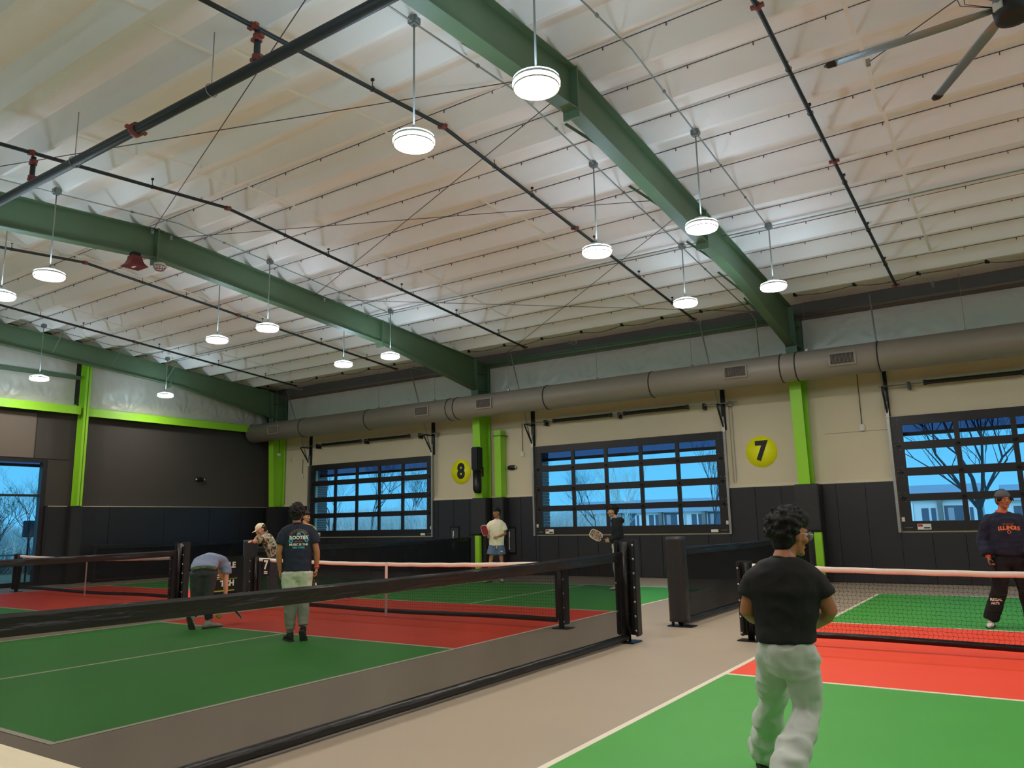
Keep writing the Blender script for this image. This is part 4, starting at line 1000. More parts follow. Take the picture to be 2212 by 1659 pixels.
def head(mb, c, R, k=1.):
    P = lambda x_, y_, z_: V(c)+R @ V((x_*k, y_*k, z_*k))
    E = lambda p, r, RR=None: mb.ell(P(*p), tuple(q*k for q in r), 16, 12, RR or R)
    E((0, -.012, .022), (.074, .094, .098)); E((0, .025, -.045), (.054, .062, .064)); E((0, .042, -.005), (.058, .046, .078))
    E((0, .078, -.088), (.024, .022, .018)); E((0, .084, .028), (.05, .014, .012))
    mb.tube([P(0, .085, .022), P(0, .104, -.012), P(0, .112, -.024)], [.009*k, .013*k, .014*k], 10); E((0, .094, -.028), (.02, .016, .009))
    E((0, .086, -.055), (.024, .012, .007)); E((0, .085, -.064), (.02, .011, .008))
    for s_ in (-1, 1): E((s_*.076, -.008, -.008), (.010, .022, .033)); E((s_*.05, .055, -.022), (.022, .022, .022))
def face(t, c, R, k=1., glasses=False):
    P = lambda x_, y_, z_: V(c)+R @ V((x_*k, y_*k, z_*k))
    for s_ in (-1, 1):
        ey = MB().ell(P(s_*.030, .080, .008), (.0135*k, .008*k, .007*k), 10, 6, R).build('eye', 'eye_white', t)
        MB().ell(P(s_*.030, .087, .008), (.0055*k, .003*k, .0055*k), 8, 5, R).build('iris', 'eye_dark', ey)
        MB().tube([P(s_*.012, .092, .026), P(s_*.03, .093, .031), P(s_*.05, .082, .026)], [.003*k, .0045*k, .002*k], 6).build('eyebrow', 'hair_black', t)
    MB().loft([(P(-.022, .092, -.058), R @ V((0, 0, .001)), R @ V((0, .002, 0))), (P(-.008, .099, -.056), R @ V((0, 0, .005*k)), R @ V((0, .003, 0))), (P(.008, .099, -.056), R @ V((0, 0, .005*k)), R @ V((0, .003, 0))), (P(.022, .092, -.058), R @ V((0, 0, .001)), R @ V((0, .002, 0)))], 8).build('lips', 'lip', t)
    if glasses:
        g = None
        mb = MB()
        for s_ in (-1, 1):
            mb.tube([P(s_*.034+.024*math.cos(a), .106, .004+.021*math.sin(a)) for a in [i*PI/8 for i in range(17)]], .0022*k, 5, cap=False)
            mb.tube([P(s_*.058, .104, .01), P(s_*.078, .05, .012), P(s_*.08, -.01, .008)], .0022*k, 5)
        mb.tube([P(-.01, .108, .006), P(.01, .108, .006)], .002*k, 5); g = mb.build('glasses', 'shoe_white', t)
        for s_ in (-1, 1): MB().tube([P(s_*.034, .105, .004), P(s_*.034, .1055, .004)], .022*k, 14).build('lens', 'lens_clear', g)
def hair(t, c, R, k, mt, style, seed=1):
    R0 = random.Random(seed); mb = MB(); P = lambda x_, y_, z_: V(c)+R @ V((x_*k, y_*k, z_*k))
    E = lambda p, r: mb.ell(P(*p), tuple(q*k for q in r), 16, 12, R)
    E((0, -.03, .045), (.082, .088, .086)); E((0, -.045, -.01), (.076, .068, .075))
    if style == 'fluffy':
        E((0, .015, .085), (.08, .085, .06)); E((0, -.05, -.055), (.055, .05, .045)); nt_, ln, z0 = 320, .036, -.06
    elif style == 'curly':
        E((0, .02, .085), (.088, .09, .065)); E((0, -.05, -.05), (.06, .05, .05)); nt_, ln, z0 = 520, .034, -.07
    elif style == 'bangs':
        E((0, .03, .08), (.078, .07, .055)); E((0, .065, .055), (.062, .03, .025)); nt_, ln, z0 = 120, .03, -.03
    else: nt_, ln, z0 = 60, .02, -.05
    for i in range(nt_):
        a = R0.uniform(0, 2*PI); ph = R0.uniform(-.5, 1.5); d = V((math.cos(a)*math.cos(ph), math.sin(a)*math.cos(ph), math.sin(ph)))
        if d.y > .35 and d.z < .45: continue
        if d.z < 0 and d.y > -.1 and abs(d.x) < 2: 
            if d.y > .05: continue
        b_ = V((d.x*.078, -.03+d.y*.088+(.02 if style != 'short' else 0)*max(0, d.z), .035+d.z*.09)); tw = V((R0.uniform(-1, 1), R0.uniform(-1, 1), R0.uniform(-.6, .8)))
        q1 = b_+d*ln*.5+tw*ln*.25; q2 = b_+d*ln*.75+tw*ln*.6
        mb.tube([P(*b_), P(*q1), P(*q2)], [.015*k, .013*k, .006*k], 6)
    return fuse(mb, 'hair', mt, t, .0065, 2)
def hand(mb, w, d, n, s, k=1., curl=.5, grip=False):
    # w wrist, d pointing direction, n palm normal, s thumb side sign
    w = V(w); d = V(d).normalized(); n = V(n); n = (n-d*n.dot(d)).normalized(); sd = d.cross(n)*s
    secs = [(w-d*.02*k, sd*.024*k, n*.019*k), (w+d*.02*k, sd*.032*k, n*.017*k), (w+d*.06*k, sd*.040*k, n*.015*k), (w+d*.09*k, sd*.038*k, n*.013*k)]
    mb.loft(secs, 12)
    for i, (off, L_) in enumerate(((.029, .070), (.010, .078), (-.010, .072), (-.029, .056))):
        p = w+d*.085*k+sd*off*k; a = 0; pts = [w+d*.06*k+sd*off*.9*k, p]
        for j, f_ in enumerate((.42, .32, .26)):
            a += curl*(1.0 if j else .8); dd = d*math.cos(a)+n*math.sin(a)+sd*off*1.2; p = p+dd.normalized()*L_*f_*k; pts.append(p)
        mb.tube(pts, [.010*k, .0098*k, .0092*k, .0085*k, .007*k], 8)
    p0 = w+d*.02*k+sd*.028*k; p1 = p0+(d*.6+sd*.8+n*.25).normalized()*.038*k; p2 = p1+(d*.85+sd*(.35 if not grip else -.1)+n*(.3+curl*.6)).normalized()*.033*k; p3 = p2+(d*.8+n*(.3+curl)).normalized()*.024*k
    mb.tube([p0-sd*.012*k, p0, p1, p2, p3], [.014*k, .014*k, .0115*k, .0105*k, .008*k], 8)
def shoe(t, an, d, mt, sole='shoe_sole', k=1., pitch=0., name='shoe'):
    # an: ankle point, d: toe direction (3-D), pitch folded into d
    an = V(an); d = V(d).normalized(); sd = d.cross(V((0, 0, 1))).normalized(); up = sd.cross(d).normalized()
    P = lambda x_, y_, z_: an+d*y_*k+sd*x_*k+up*z_*k
    mb = MB()
    for y_, w_, h_, zc in ((-.07, .028, .030, -.055), (-.055, .036, .045, -.042), (-.01, .040, .055, -.035), (.05, .042, .040, -.05), (.11, .048, .030, -.06), (.155, .042, .024, -.066), (.185, .024, .014, -.074)):
        mb.ell(P(0, y_, zc), (w_*k, .04*k, h_*k), 12, 8, Matrix((sd, d, up)).transposed())
    mb.tube([P(0, -.02, -.04), P(0, -.015, .01)], [.045*k, .042*k], 14)
    o = fuse(mb, name, mt, t, .008, 3)
    mb = MB(); out = [(-.105, .0), (-.095, .03), (-.05, .040), (.02, .040), (.10, .050), (.16, .046), (.20, .028), (.212, 0)]
    ring = [(y_, w_) for y_, w_ in out]+[(y_, -w_) for y_, w_ in reversed(out[1:-1])]
    pts = [P(w_, y_, z_) for z_ in (-.098, -.078) for y_, w_ in ring]; n_ = len(ring)
    mb.add(pts, [tuple(range(n_)), tuple(range(n_, 2*n_))[::-1]]+[(i, n_+i, n_+(i+1) % n_, (i+1) % n_) for i in range(n_)]); mb.build('sole', sole, o)
    mb = MB()
    for j in range(4): mb.tube([P(-.02, .015+j*.022, .008-j*.012), P(.02, .022+j*.022, .006-j*.012)], .0035*k, 5)
    mb.build('laces', 'shoe_white' if mt != 'shoe_white' else 'sock_grey', o)
    return o
def person(name, label, O, ang, J, S):
    t = thing('person', label, 'person', (O[0], O[1], O[2] if len(O) > 2 else 0), math.radians(ang)); k = S.get('k', 1.); vox = S.get('vox', .009)
    R = basis(J['F'], J.get('U', (0, 0, 1))); hc = V(J['head']); nb = V(J['neck'])
    mb = MB(); head(mb, hc, R, k); mb.tube([hc+R @ V((0, -.025*k, -.05*k)), hc+R @ V((0, -.03*k, -.09*k)), nb], [.055*k, .052*k, .062*k], 12)
    for sec in [J['torso']]: mb.loft([(c, V(a)*.84, V(b)*.80) for c, a, b in sec], 14)
    for s_ in 'LR':
        sh, el, wr = V(J['sh'+s_]), V(J['el'+s_]), V(J['wr'+s_])
        mb.tube([sh, (sh+el)/2, el, el+(wr-el)*.3, (el+wr*2)/3, wr], [.042*k, .047*k, .040*k, .042*k, .033*k, .026*k], 12)
        hd = J.get('hand'+s_, {}); d = V(hd.get('d', (wr-el)))
        hand(mb, wr, d, hd.get('n', (1 if s_ == 'L' else -1, 0, 0)), hd.get('s', 1), k, hd.get('curl', .35), hd.get('grip', False))
        hp, kn, an = V(J['hp'+s_]), V(J['kn'+s_]), V(J['an'+s_])
        mb.tube([hp, (hp*2+kn)/3, kn, kn+(an-kn)*.3, an], [.066*k, .062*k, .046*k, .046*k, .032*k], 12)
    fuse(mb, 'body', S['skin'], t, vox, 2)
    face(t, hc, R, k, S.get('glasses', False))
    if S.get('hair'): hair(t, hc, R, k, S.get('hairmat', 'hair_black'), S['hair'], S.get('seed', 1))
    if S.get('cap'):
        mb = MB(); P = lambda x_, y_, z_: hc+R @ V((x_*k, y_*k, z_*k)); bw = -1 if S.get('backward') else 1
        secs = []
        for z_, a, b in ((.035, .086, .104), (.06, .087, .104), (.09, .078, .094), (.115, .058, .072), (.132, .03, .036), (.137, .005, .006)):
            secs.append((P(0, -.012, z_), R @ V((a*k, 0, 0)), R @ V((0, b*k, 0))))
        mb.loft(secs, 20); cp = mb.build('cap', S['cap'], t)
        mb = MB(); pts = []; 
        for zz in (0, .006):
            for i in range(9):
                a = PI*(.18+.64*i/8); pts.append(P(.082*math.cos(a), bw*(.078*math.sin(a)+.0), .04+zz))
            for i in range(9):
                a = PI*(.82-.64*i/8); pts.append(P(.078*math.cos(a), bw*(.085+.085*math.sin(a)), .028+zz))
        n_ = 18; mb.add(pts, [tuple(range(n_)), tuple(range(n_, 36))[::-1]]+[(i, n_+i, n_+(i+1) % n_, (i+1) % n_) for i in range(n_)]); mb.build('brim', S['cap'], cp)
        MB().ell(P(0, -.012, .138), .008, 8, 5).build('cap_button', S['cap'], cp)
    # shirt
    mb = MB(); mb.loft([(c, V(a)*1.0, V(b)*1.0) for c, a, b in J['torso']], 20)
    sf = S.get('sleeve', .6); sr = S.get('sr', (.078, .074, .070))
    for s_ in 'LR':
        sh, el, wr = V(J['sh'+s_]), V(J['el'+s_]), V(J['wr'+s_])
        inw = (V(J['torso'][S.get('ti', 2)][0])-sh); inw.z = .012
        if sf <= 1: mb.tube([sh+inw*.45, sh+inw*.12-V((0, 0, .004)), sh+(el-sh)*sf*.3, sh+(el-sh)*sf*.65, sh+(el-sh)*sf], [sr[0]*.72*k, sr[0]*.80*k, sr[0]*.93*k, sr[1]*k, sr[2]*k], 16)
        else: mb.tube([sh+inw*.45, sh+inw*.1, (sh*3+el)/4, (sh+el)/2, el, (el+wr)/2, el+(wr-el)*.86, el+(wr-el)*.95], [sr[0]*.65*k, sr[0]*.8*k, sr[0]*.98*k, sr[1]*k, sr[2]*k, sr[2]*1.0*k, sr[2]*.9*k, .042*k], 16)
    if S.get('hood'): mb.ell(nb+V(S['hood']), (.10, .08, .07), 14, 10); mb.tube([nb+V((0, 0, .03)), nb+V((0, 0, -.05))], [.075, .12], 14)
    st = fuse(mb, S.get('shirtname', 't_shirt'), S['shirt'], t, S.get('cvox', .011), 8, S.get('sdisp', .014), S.get('sds', .11))
    mb = MB(); cc = nb+V(J.get('col', (0, 0, .012)))
    up_ = (hc-nb).normalized(); a1 = up_.cross(V((0, 1, 0))).normalized(); b1 = a1.cross(up_)
    mb.tube([cc+a1*.068*k*math.cos(q*PI/10)+b1*.066*k*math.sin(q*PI/10) for q in range(21)], S.get('cr', .009)*k, 8, cap=False)
    mb.build('collar', S.get('collar', S['shirt']), st)
    # legs
    if S.get('pants'):
        mb = MB(); pr_ = S.get('pr', (.105, .095, .08, .075)); hl, hr = V(J['hpL']), V(J['hpR']); hc2 = (hl+hr)/2
        sx_ = (hr-hl).normalized(); dn = V(J.get('pel', (0, 0, 1))).normalized(); dp = sx_.cross(dn).normalized()
        w_ = (hr-hl).length/2
        mb.loft([(hc2+dn*S.get('rise', .10), sx_*(w_+.055), dp*.095), (hc2+dn*.02, sx_*(w_+.08), dp*.118), (hc2-dn*.06, sx_*(w_+.075), dp*.12), (hc2-dn*.11, sx_*(w_+.03), dp*.09)], 18)
        cut = S.get('legcut', 1.)
        for s_ in 'LR':
            hp, kn, an = V(J['hp'+s_]), V(J['kn'+s_]), V(J['an'+s_])
            if cut < 1: e_ = hp+(kn-hp)*cut; mb.tube([hp, (hp+e_)/2, e_], [pr_[0]*k, pr_[1]*k*1.05, pr_[2]*k*1.1], 16)
            else:
                pts = [hp, (hp+kn)/2, kn]; rr = [pr_[0]*k, pr_[1]*k, pr_[2]*k]; m_ = S.get('stack', 0)
                for j in range(1, 10):
                    f_ = j/9*S.get('hemf', .97); pts.append(kn+(an-kn)*f_); rr.append((pr_[2]+(pr_[3]-pr_[2])*f_+m_*math.sin(f_*30)*f_)*k)
                mb.tube(pts, rr, 16)
        fuse(mb, S.get('pantsname', 'trousers'), S['pants'], t, S.get('cvox', .011), 3, S.get('pdisp', .014), S.get('pds', .11))
        for s_ in 'LR':
            if ('toe'+s_) in J:
                sh_ = shoe(t, J['an'+s_], J['toe'+s_], S['shoe'], S.get('sole', 'shoe_sole'))
                if S.get('sock'): an = V(J['an'+s_]); kn = V(J['kn'+s_]); MB().tube([an, an+(kn-an)*S['sock']], [.043, .045], 14).build('sock', 'sock_grey', t)
    return t, st
def paddle(label, grip, d, n, mt='paddle_black', edge='paddle_edge', rz=0, O=(0, 0, 0)):
    # grip point (local to O/rz frame), d towards the blade, n face normal
    M = Matrix.Rotation(math.radians(rz), 3, 'Z'); g = V(O)+M @ V(grip); d = (M @ V(d)).normalized(); n = M @ V(n); n = (n-d*n.dot(d)).normalized(); s_ = d.cross(n)
    t = thing('paddle', label, 'paddle', g); P = lambda a, b, c: s_*a+d*b+n*c
    out = []
    for i in range(28):
        a = 2*PI*i/28; ca, sa = math.cos(a), math.sin(a); out.append((.098*math.copysign(abs(ca)**.55, ca), .255+.135*math.copysign(abs(sa)**.6, sa)))
    mb = MB(); mb.add([P(x_, y_, z_) for z_ in (-.006, .006) for x_, y_ in out], [tuple(range(28)), tuple(range(28, 56))[::-1]]+[(i, 28+i, 28+(i+1) % 28, (i+1) % 28) for i in range(28)]); mb.build('paddle_face', mt, t)
    mb = MB(); mb.tube([P(x_, y_, 0) for x_, y_ in out+out[:1]], .0085, 6, cap=False); mb.build('edge_guard', edge, t)
    mb = MB(); mb.tube([P(0, -.06, 0), P(0, -.055, 0), P(0, .08, 0), P(0, .13, 0)], [.018, .0165, .0155, .022], 10); mb.build('grip', 'paddle_black', t)
    MB().tube([P(0, -.063, 0), P(0, -.06, 0)], [.012, .012], 10).build('butt_cap', 'shoe_white', t)
    return t
def T(c, w_, d_, side=(1, 0, 0), dep=(0, 1, 0)):
    return (V(c), V(side).normalized()*w_, V(dep).normalized()*d_)
X_, Y_ = (1, 0, 0), (0, 1, 0)
# P1: foreground player in black tee and sage sweatpants, mid stride, seen from behind
J = dict(head=(.04, .06, 1.372), neck=(.0, 0.01, 1.24), F=(.72, .66, -.12), col=(0, 0, -.006),
  shL=(-.138, .0, 1.175), shR=(.132, .02, 1.17), elL=(-.20, .02, .985), elR=(.202, .03, .99), wrL=(-.11, .20, .90), wrR=(.135, .20, .905),
  handL=dict(d=(.5, .8, .1), n=(0, 0, 1), s=1, curl=.8), handR=dict(d=(-.5, .75, .15), n=(0, 0, 1), s=-1, curl=.7),
  torso=[T((0, 0, 1.262), .07, .065), T((-.004, 0, 1.24), .12, .085), T((-.008, 0, 1.19), .175, .11), T((-.01, 0, 1.10), .178, .125), T((-.01, 0, 1.0), .165, .12), T((-.018, 0, .92), .150, .12), T((-.020, -.01, .845), .148, .125)],
  hpL=(-.080, 0, .80), hpR=(.045, -.02, .79), knL=(-.115, .33, .50), knR=(.055, .06, .50), anL=(-.20, .68, .115), anR=(-.10, -.30, .19), toeL=(.1, 1, .0), toeR=(.2, .9, -.5), pel=(.0, -.1, 1))
S = dict(k=.98, vox=.0075, cvox=.009, skin='skin_brown', hair='curly', glasses=True, shirt='tee_black', pants='pants_sage', shoe='shoe_black', sleeve=.62, sr=(.07, .07, .074), pr=(.092, .09, .078, .088), stack=.011, hemf=1.0, pdisp=.035, pds=.13, sdisp=.016, pantsname='sweatpants')
person('p', 'person from behind in black tee and sage sweatpants, largest figure at the right', (1.574, 1.202, 0), 15.0, J, S)
# P2: navy graphic tee seen from behind
J = dict(head=(-.035, .03, 1.635), neck=(-.03, 0, 1.492), F=(.12, .98, -.08),
  shL=(-.195, 0, 1.415), shR=(.150, 0, 1.43), elL=(-.255, -.02, 1.13), elR=(.235, -.02, 1.13), wrL=(-.235, .03, .91), wrR=(.235, .02, .91),
  handL=dict(d=(.05, .1, -1), n=(1, 0, 0), s=-1, curl=.35), handR=dict(d=(-.05, .1, -1), n=(-1, .2, 0), s=-1, curl=1.1, grip=True),
  torso=[T((-.03, 0, 1.51), .075, .065), T((-.028, 0, 1.485), .15, .085), T((-.022, 0, 1.42), .215, .11), T((-.02, 0, 1.30), .205, .125), T((-.018, 0, 1.12), .192, .12), T((-.015, 0, .98), .185, .125), T((-.012, 0, .89), .182, .13)],
  hpL=(-.105, 0, .88), hpR=(.08, 0, .88), knL=(-.095, .02, .47), knR=(.075, .03, .48), anL=(-.085, .0, .10), anR=(.085, -.08, .155), toeL=(-.3, .95, 0), toeR=(.15, .75, -.62))
S = dict(skin='skin_brown', hair='fluffy', hairmat='hair_brown', shirt='tee_navy', pants='pants_grey', shoe='shoe_black', sleeve=.62, sr=(.082, .08, .078), pr=(.115, .105, .085, .062), stack=.006, hemf=.88, sock=.16, pdisp=.022, pds=.12, pantsname='joggers', seed=4)
p2, st2 = person('p', 'person from behind in navy tee with printed back and grey joggers, holding a paddle', (-5.562, 4.199, 0), 49.1, J, S)
Rb = facing((1, 0, 0), (0, 0, 1))
def decal(o, mt=None):
    o.parent = st2; sw = o.modifiers.new('w', 'SHRINKWRAP'); sw.target = st2; sw.wrap_method = 'PROJECT'; sw.use_project_y = True; sw.use_positive_direction = True; sw.use_negative_direction = True; sw.use_project_x = False; sw.use_project_z = False; sw.offset = .004
    return o
def dtext(s_, size, mt, x_, z_, bold=.001, sx=1.):
    o = text_obj('shirt_print', s_, size, mt, st2, (x_, -.20, z_), Rb, bold=bold, sx=sx, ext=0)
    bm = bmesh.new(); bm.from_mesh(o.data); bmesh.ops.triangulate(bm, faces=bm.faces[:]); bmesh.ops.subdivide_edges(bm, edges=[e_ for e_ in bm.edges if e_.calc_length() > .02], cuts=2); bm.to_mesh(o.data); bm.free()
    return decal(o)
dtext('MUSIC IS THE', .040, 'white_ink', -.005, 1.235, .0012); dtext('BEES KNEES', .030, 'cyan_ink', -.005, 1.197, .001); dtext('ROOTIES', .062, 'white_ink', -.005, 1.325, .002, .95); dtext('THE', .018, 'white_ink', 0, 1.372)
dtext("LET'S ROLL", .022, 'tan_ink', -.005, 1.275)
def ringp(cx, cz, r0, r1, mt, a0=0, a1=2*PI, n=24):
    mb = MB(); pts = []
    for i in range(n+1):
        a = a0+(a1-a0)*i/n; pts += [(cx+r0*math.cos(a), -.2, cz+r0*math.sin(a)), (cx+r1*math.cos(a), -.2, cz+r1*math.sin(a))]
    mb.add(pts, [(2*i, 2*i+1, 2*i+3, 2*i+2) for i in range(n)]); decal(mb.build('shirt_print', mt, st2, fix=False))
ringp(-.105, 1.285, .013, .027, 'cyan_ink'); ringp(.095, 1.295, .013, .027, 'cyan_ink'); ringp(.02, 1.35, .045, .055, 'cyan_ink', 0, PI)
for i in range(13):
    a = PI*(.06+.88*i/12); mb = MB(); c_ = V((-.005+.125*math.cos(a), -.2, 1.335+.10*math.sin(a)+.0)); mb.box(c_, (.005, .0005, .009)); decal(mb.build('shirt_print', 'white_ink', st2))
    r_ = .055+.035*(i % 3)*.6; mb = MB(); c2 = V((-.005+.10*math.cos(a), -.2, 1.345+.072*math.sin(a))); mb.box(c2, (.012, .0005, .03+.012*(i % 2))); decal(mb.build('shirt_print', 'tan_ink', st2))
mb = MB(); mb.b2(-.10, .10, -.2005, -.2, 1.168, 1.173); decal(mb.build('shirt_print', 'tan_ink', st2))
MB().tube([(.237, .015, .925), (.236, .017, .945)], [.034, .034], 16).build('wristband', 'wristband', p2)
paddle('dark paddle hanging from the right hand of the navy tee player', (.235, .035, .83), (-.05, .55, -.85), (1, .1, 0), rz=49.1, O=(-5.562, 4.199, 0))
# P3: bending over, grey blue tee, charcoal joggers
sp3 = lambda y_, z_: (0, -z_, y_)
J = dict(head=(.16, .50, .78), neck=(.14, .36, .88), F=(.2, .2, -1), U=(.15, .95, .1),
  shL=(-.05, .33, .90), shR=(.21, .27, .90), elL=(-.20, .28, .66), elR=(.205, .25, .66), wrL=(-.215, .26, .47), wrR=(.215, .30, .44),
  handL=dict(d=(0, .1, -1), n=(1, 0, 0), s=1, curl=.4), handR=dict(d=(.1, .2, -1), n=(-1, 0, 0), s=1, curl=.8, grip=True),
  torso=[T((-.115, -.09, .875), .195, .115, (1, -.05, 0), (0, -.85, .45)), T((-.105, -.02, .93), .195, .10, (1, -.05, 0), (0, -.7, .7)), T((-.09, .06, .985), .185, .11, (1, -.1, 0), (0, -.45, .9)), T((-.03, .18, 1.00), .18, .105, (1, -.12, 0), (0, -.1, 1)), T((.05, .28, .965), .185, .10, (1, -.15, 0), (0, .3, 1)), T((.09, .35, .92), .17, .085, (1, -.15, 0), (0, .6, .8)), T((.13, .38, .89), .07, .06, (1, -.15, 0), (0, .7, .7))],
  hpL=(-.20, 0, .83), hpR=(-.03, 0, .83), knL=(-.205, .10, .45), knR=(-.055, .06, .44), anL=(-.215, -.25, .20), anR=(-.005, -.02, .10), toeL=(.25, .5, -.83), toeR=(.9, .42, 0), pel=(.05, .45, .85))
J['anL'] = (-.235, -.06, .165)
S = dict(skin='skin_light', hair='short', shirt='tee_blue', pants='pants_charcoal', shoe='shoe_white', sleeve=.55, sr=(.082, .08, .082), pr=(.125, .105, .08, .055), hemf=.92, pdisp=.014, pantsname='joggers', col=(0, 0, 0), ti=4, rise=.17)
p3, _s = person('p', 'person bending forward in grey blue tee and charcoal joggers, by the barrier board', (-7.81, 4.475, 0), 54.7, J, S)
MB().ell((-.06, -.10, .93), .009, 8, 5).build('waist_badge', 'white_ink', p3)
paddle('black paddle with pale edge held low by the bending player', (.22, .32, .35), (.55, .25, -.62), (.75, -.1, .6), rz=54.7, O=(-7.81, 4.475, 0))
bl_ = thing('pickleball', 'small yellow pickleball in the air near the bending player', 'ball', (-7.74, 4.58, .165)); MB().ell((0, 0, 0), .037, 18, 12).build('ball_shell', 'ball_yellow', bl_)
mb = MB()
for i in range(20):
    a, b = i*2.4, -1+2*(i+.5)/20; r_ = math.sqrt(1-b*b); mb.ell(V((r_*math.cos(a), r_*math.sin(a), b))*.0365, .004, 6, 4)
mb.build('ball_holes', 'shoe_sole', bl_)
# P4: cream cap, patterned shirt, leaning on the padded post
J = dict(head=(.005, -.02, 1.42), neck=(.085, .03, 1.34), F=(-.80, -.35, -.42), U=(-.35, 0, .94),
  shL=(.06, -.14, 1.27), shR=(.14, .18, 1.29), elL=(-.10, -.16, 1.20), elR=(-.06, .16, 1.22), wrL=(-.02, -.02, 1.35), wrR=(-.13, .0, 1.20),
  handL=dict(d=(-.2, .1, 1), n=(0, 1, 0), curl=.6), handR=dict(d=(-.4, -.6, .1), n=(0, 0, -1), curl=.4),
  torso=[T((.085, .02, 1.345), .07, .06, Y_, X_), T((.11, .02, 1.31), .16, .08, (.25, 1, 0), (.8, 0, .6)), T((.145, .02, 1.22), .19, .115, (.2, 1, 0), (.85, 0, .5)), T((.21, .02, 1.08), .185, .125, (.1, 1, 0), (.9, 0, .4)), T((.27, .02, .92), .17, .12, Y_, (.95, 0, .2)), T((.29, .02, .84), .17, .125, Y_, X_)],
  hpL=(.29, -.09, .86), hpR=(.29, .11, .86), knL=(.22, -.10, .47), knR=(.26, .14, .47), anL=(.27, -.10, .10), anR=(.34, .15, .10), toeL=(-1, -.1, 0), toeR=(-1, .1, 0))
S = dict(skin='skin_light', hair='short', hairmat='hair_brown', cap='cap_cream', shirt='shirt_camo', pants='pants_charcoal', shoe='shoe_white', sleeve=.85, sr=(.08, .075, .07), shirtname='patterned_shirt')
person('p', 'person in cream cap and camouflage patterned shirt, leaning behind the padded post at left', (-10.10, 7.15, 0), 52.7, J, S)
# P5: cream tee, blue shorts
J = dict(head=(.065, -.02, 1.715), neck=(.075, 0, 1.545), F=(-.62, -.76, -.08),
  shL=(-.095, -.01, 1.455), shR=(.225, .01, 1.45), elL=(-.165, .02, 1.20), elR=(.275, .0, 1.185), wrL=(-.155, -.12, 1.10), wrR=(.10, -.15, 1.125),
  handL=dict(d=(-.1, -.6, .2), n=(1, 0, 0), s=1, curl=.9, grip=True), handR=dict(d=(-1, -.15, 0), n=(0, .4, -1), s=1, curl=.9),
  torso=[T((.075, 0, 1.55), .075, .065), T((.072, 0, 1.525), .15, .08), T((.068, 0, 1.45), .205, .11), T((.065, 0, 1.32), .205, .12), T((.062, 0, 1.12), .195, .125), T((.06, 0, .98), .190, .13), T((.06, 0, .90), .192, .135)],
  hpL=(-.03, 0, .90), hpR=(.14, 0, .90), knL=(-.10, -.03, .50), knR=(.175, -.03, .50), anL=(-.15, .03, .10), anR=(.175, .03, .10), toeL=(-.6, -.8, 0), toeR=(.1, -1, 0))
S = dict(skin='skin_brown', hair='bangs', shirt='tee_cream', pants='shorts_blue', shoe='shoe_white', sleeve=.68, sr=(.085, .088, .092), pr=(.115, .12, .12, .1), legcut=.56, sock=.25, pantsname='shorts')
p5, _s = person('p', 'person in cream tee and blue shorts holding a red paddle by the padded wall', (-8.795, 13.304, 0), 35.2, J, S)
mb = MB(); mb.tube([(.05, -.145, .90), (.045, -.15, .83)], .006, 6); mb.tube([(.06, -.145, .90), (.065, -.15, .82)], .006, 6); mb.build('drawstring', 'shoe_white', p5)
MB().box((.18, -.135, .76), (.05, .006, .016)).build('shorts_emblem', 'white_ink', p5)
paddle('red paddle under the arm of the cream tee player', (-.155, -.19, 1.10), (-.25, -.1, .8), (-.6, -.8, 0), 'paddle_red', rz=35.2, O=(-8.795, 13.304, 0)).location.z -= .06
# P6: black hoodie in profile
J = dict(head=(.0, 0, 1.655), neck=(.055, 0, 1.49), F=(-.98, -.15, -.1), U=(-.12, 0, 1),
  shL=(.075, -.17, 1.40), shR=(.085, .17, 1.40), elL=(.08, -.21, 1.12), elR=(.10, .20, 1.14), wrL=(-.09, -.14, 1.03), wrR=(-.08, .10, 1.03),
  handL=dict(d=(-1, .2, .1), n=(0, 1, .2), s=-1, curl=.9, grip=True), handR=dict(d=(-1, -.3, .05), n=(0, -1, .2), curl=.7),
  torso=[T((.055, 0, 1.50), .075, .07, Y_, X_), T((.07, 0, 1.47), .15, .095, Y_, X_), T((.08, 0, 1.38), .20, .125, Y_, X_), T((.085, 0, 1.22), .195, .135, Y_, X_), T((.085, 0, 1.05), .185, .14, Y_, X_), T((.08, 0, .97), .18, .14, Y_, X_)],
  hpL=(.07, -.09, .93), hpR=(.07, .09, .93), knL=(.03, -.10, .50), knR=(.06, .10, .50), anL=(.08, -.10, .10), anR=(.12, .10, .10), toeL=(-1, -.1, 0), toeR=(-1, .1, 0))
S = dict(skin='skin_tan', hair='fluffy', shirt='hoodie_black', pants='pants_white', shoe='shoe_white', sleeve=2, sr=(.08, .075, .068), hood=(.10, 0, -.03), shirtname='hoodie', pantsname='trousers')
person('p', 'person in profile wearing black hoodie and pale trousers, before the middle window', (-5.007, 12.432, 0), 26.6, J, S)
paddle('mottled floral paddle held by the black hoodie player', (-.16, -.12, 1.03), (-.75, -.1, .45), (.3, -.9, .1), 'paddle_floral', rz=26.6, O=(-5.007, 12.432, 0)).location.z -= .0
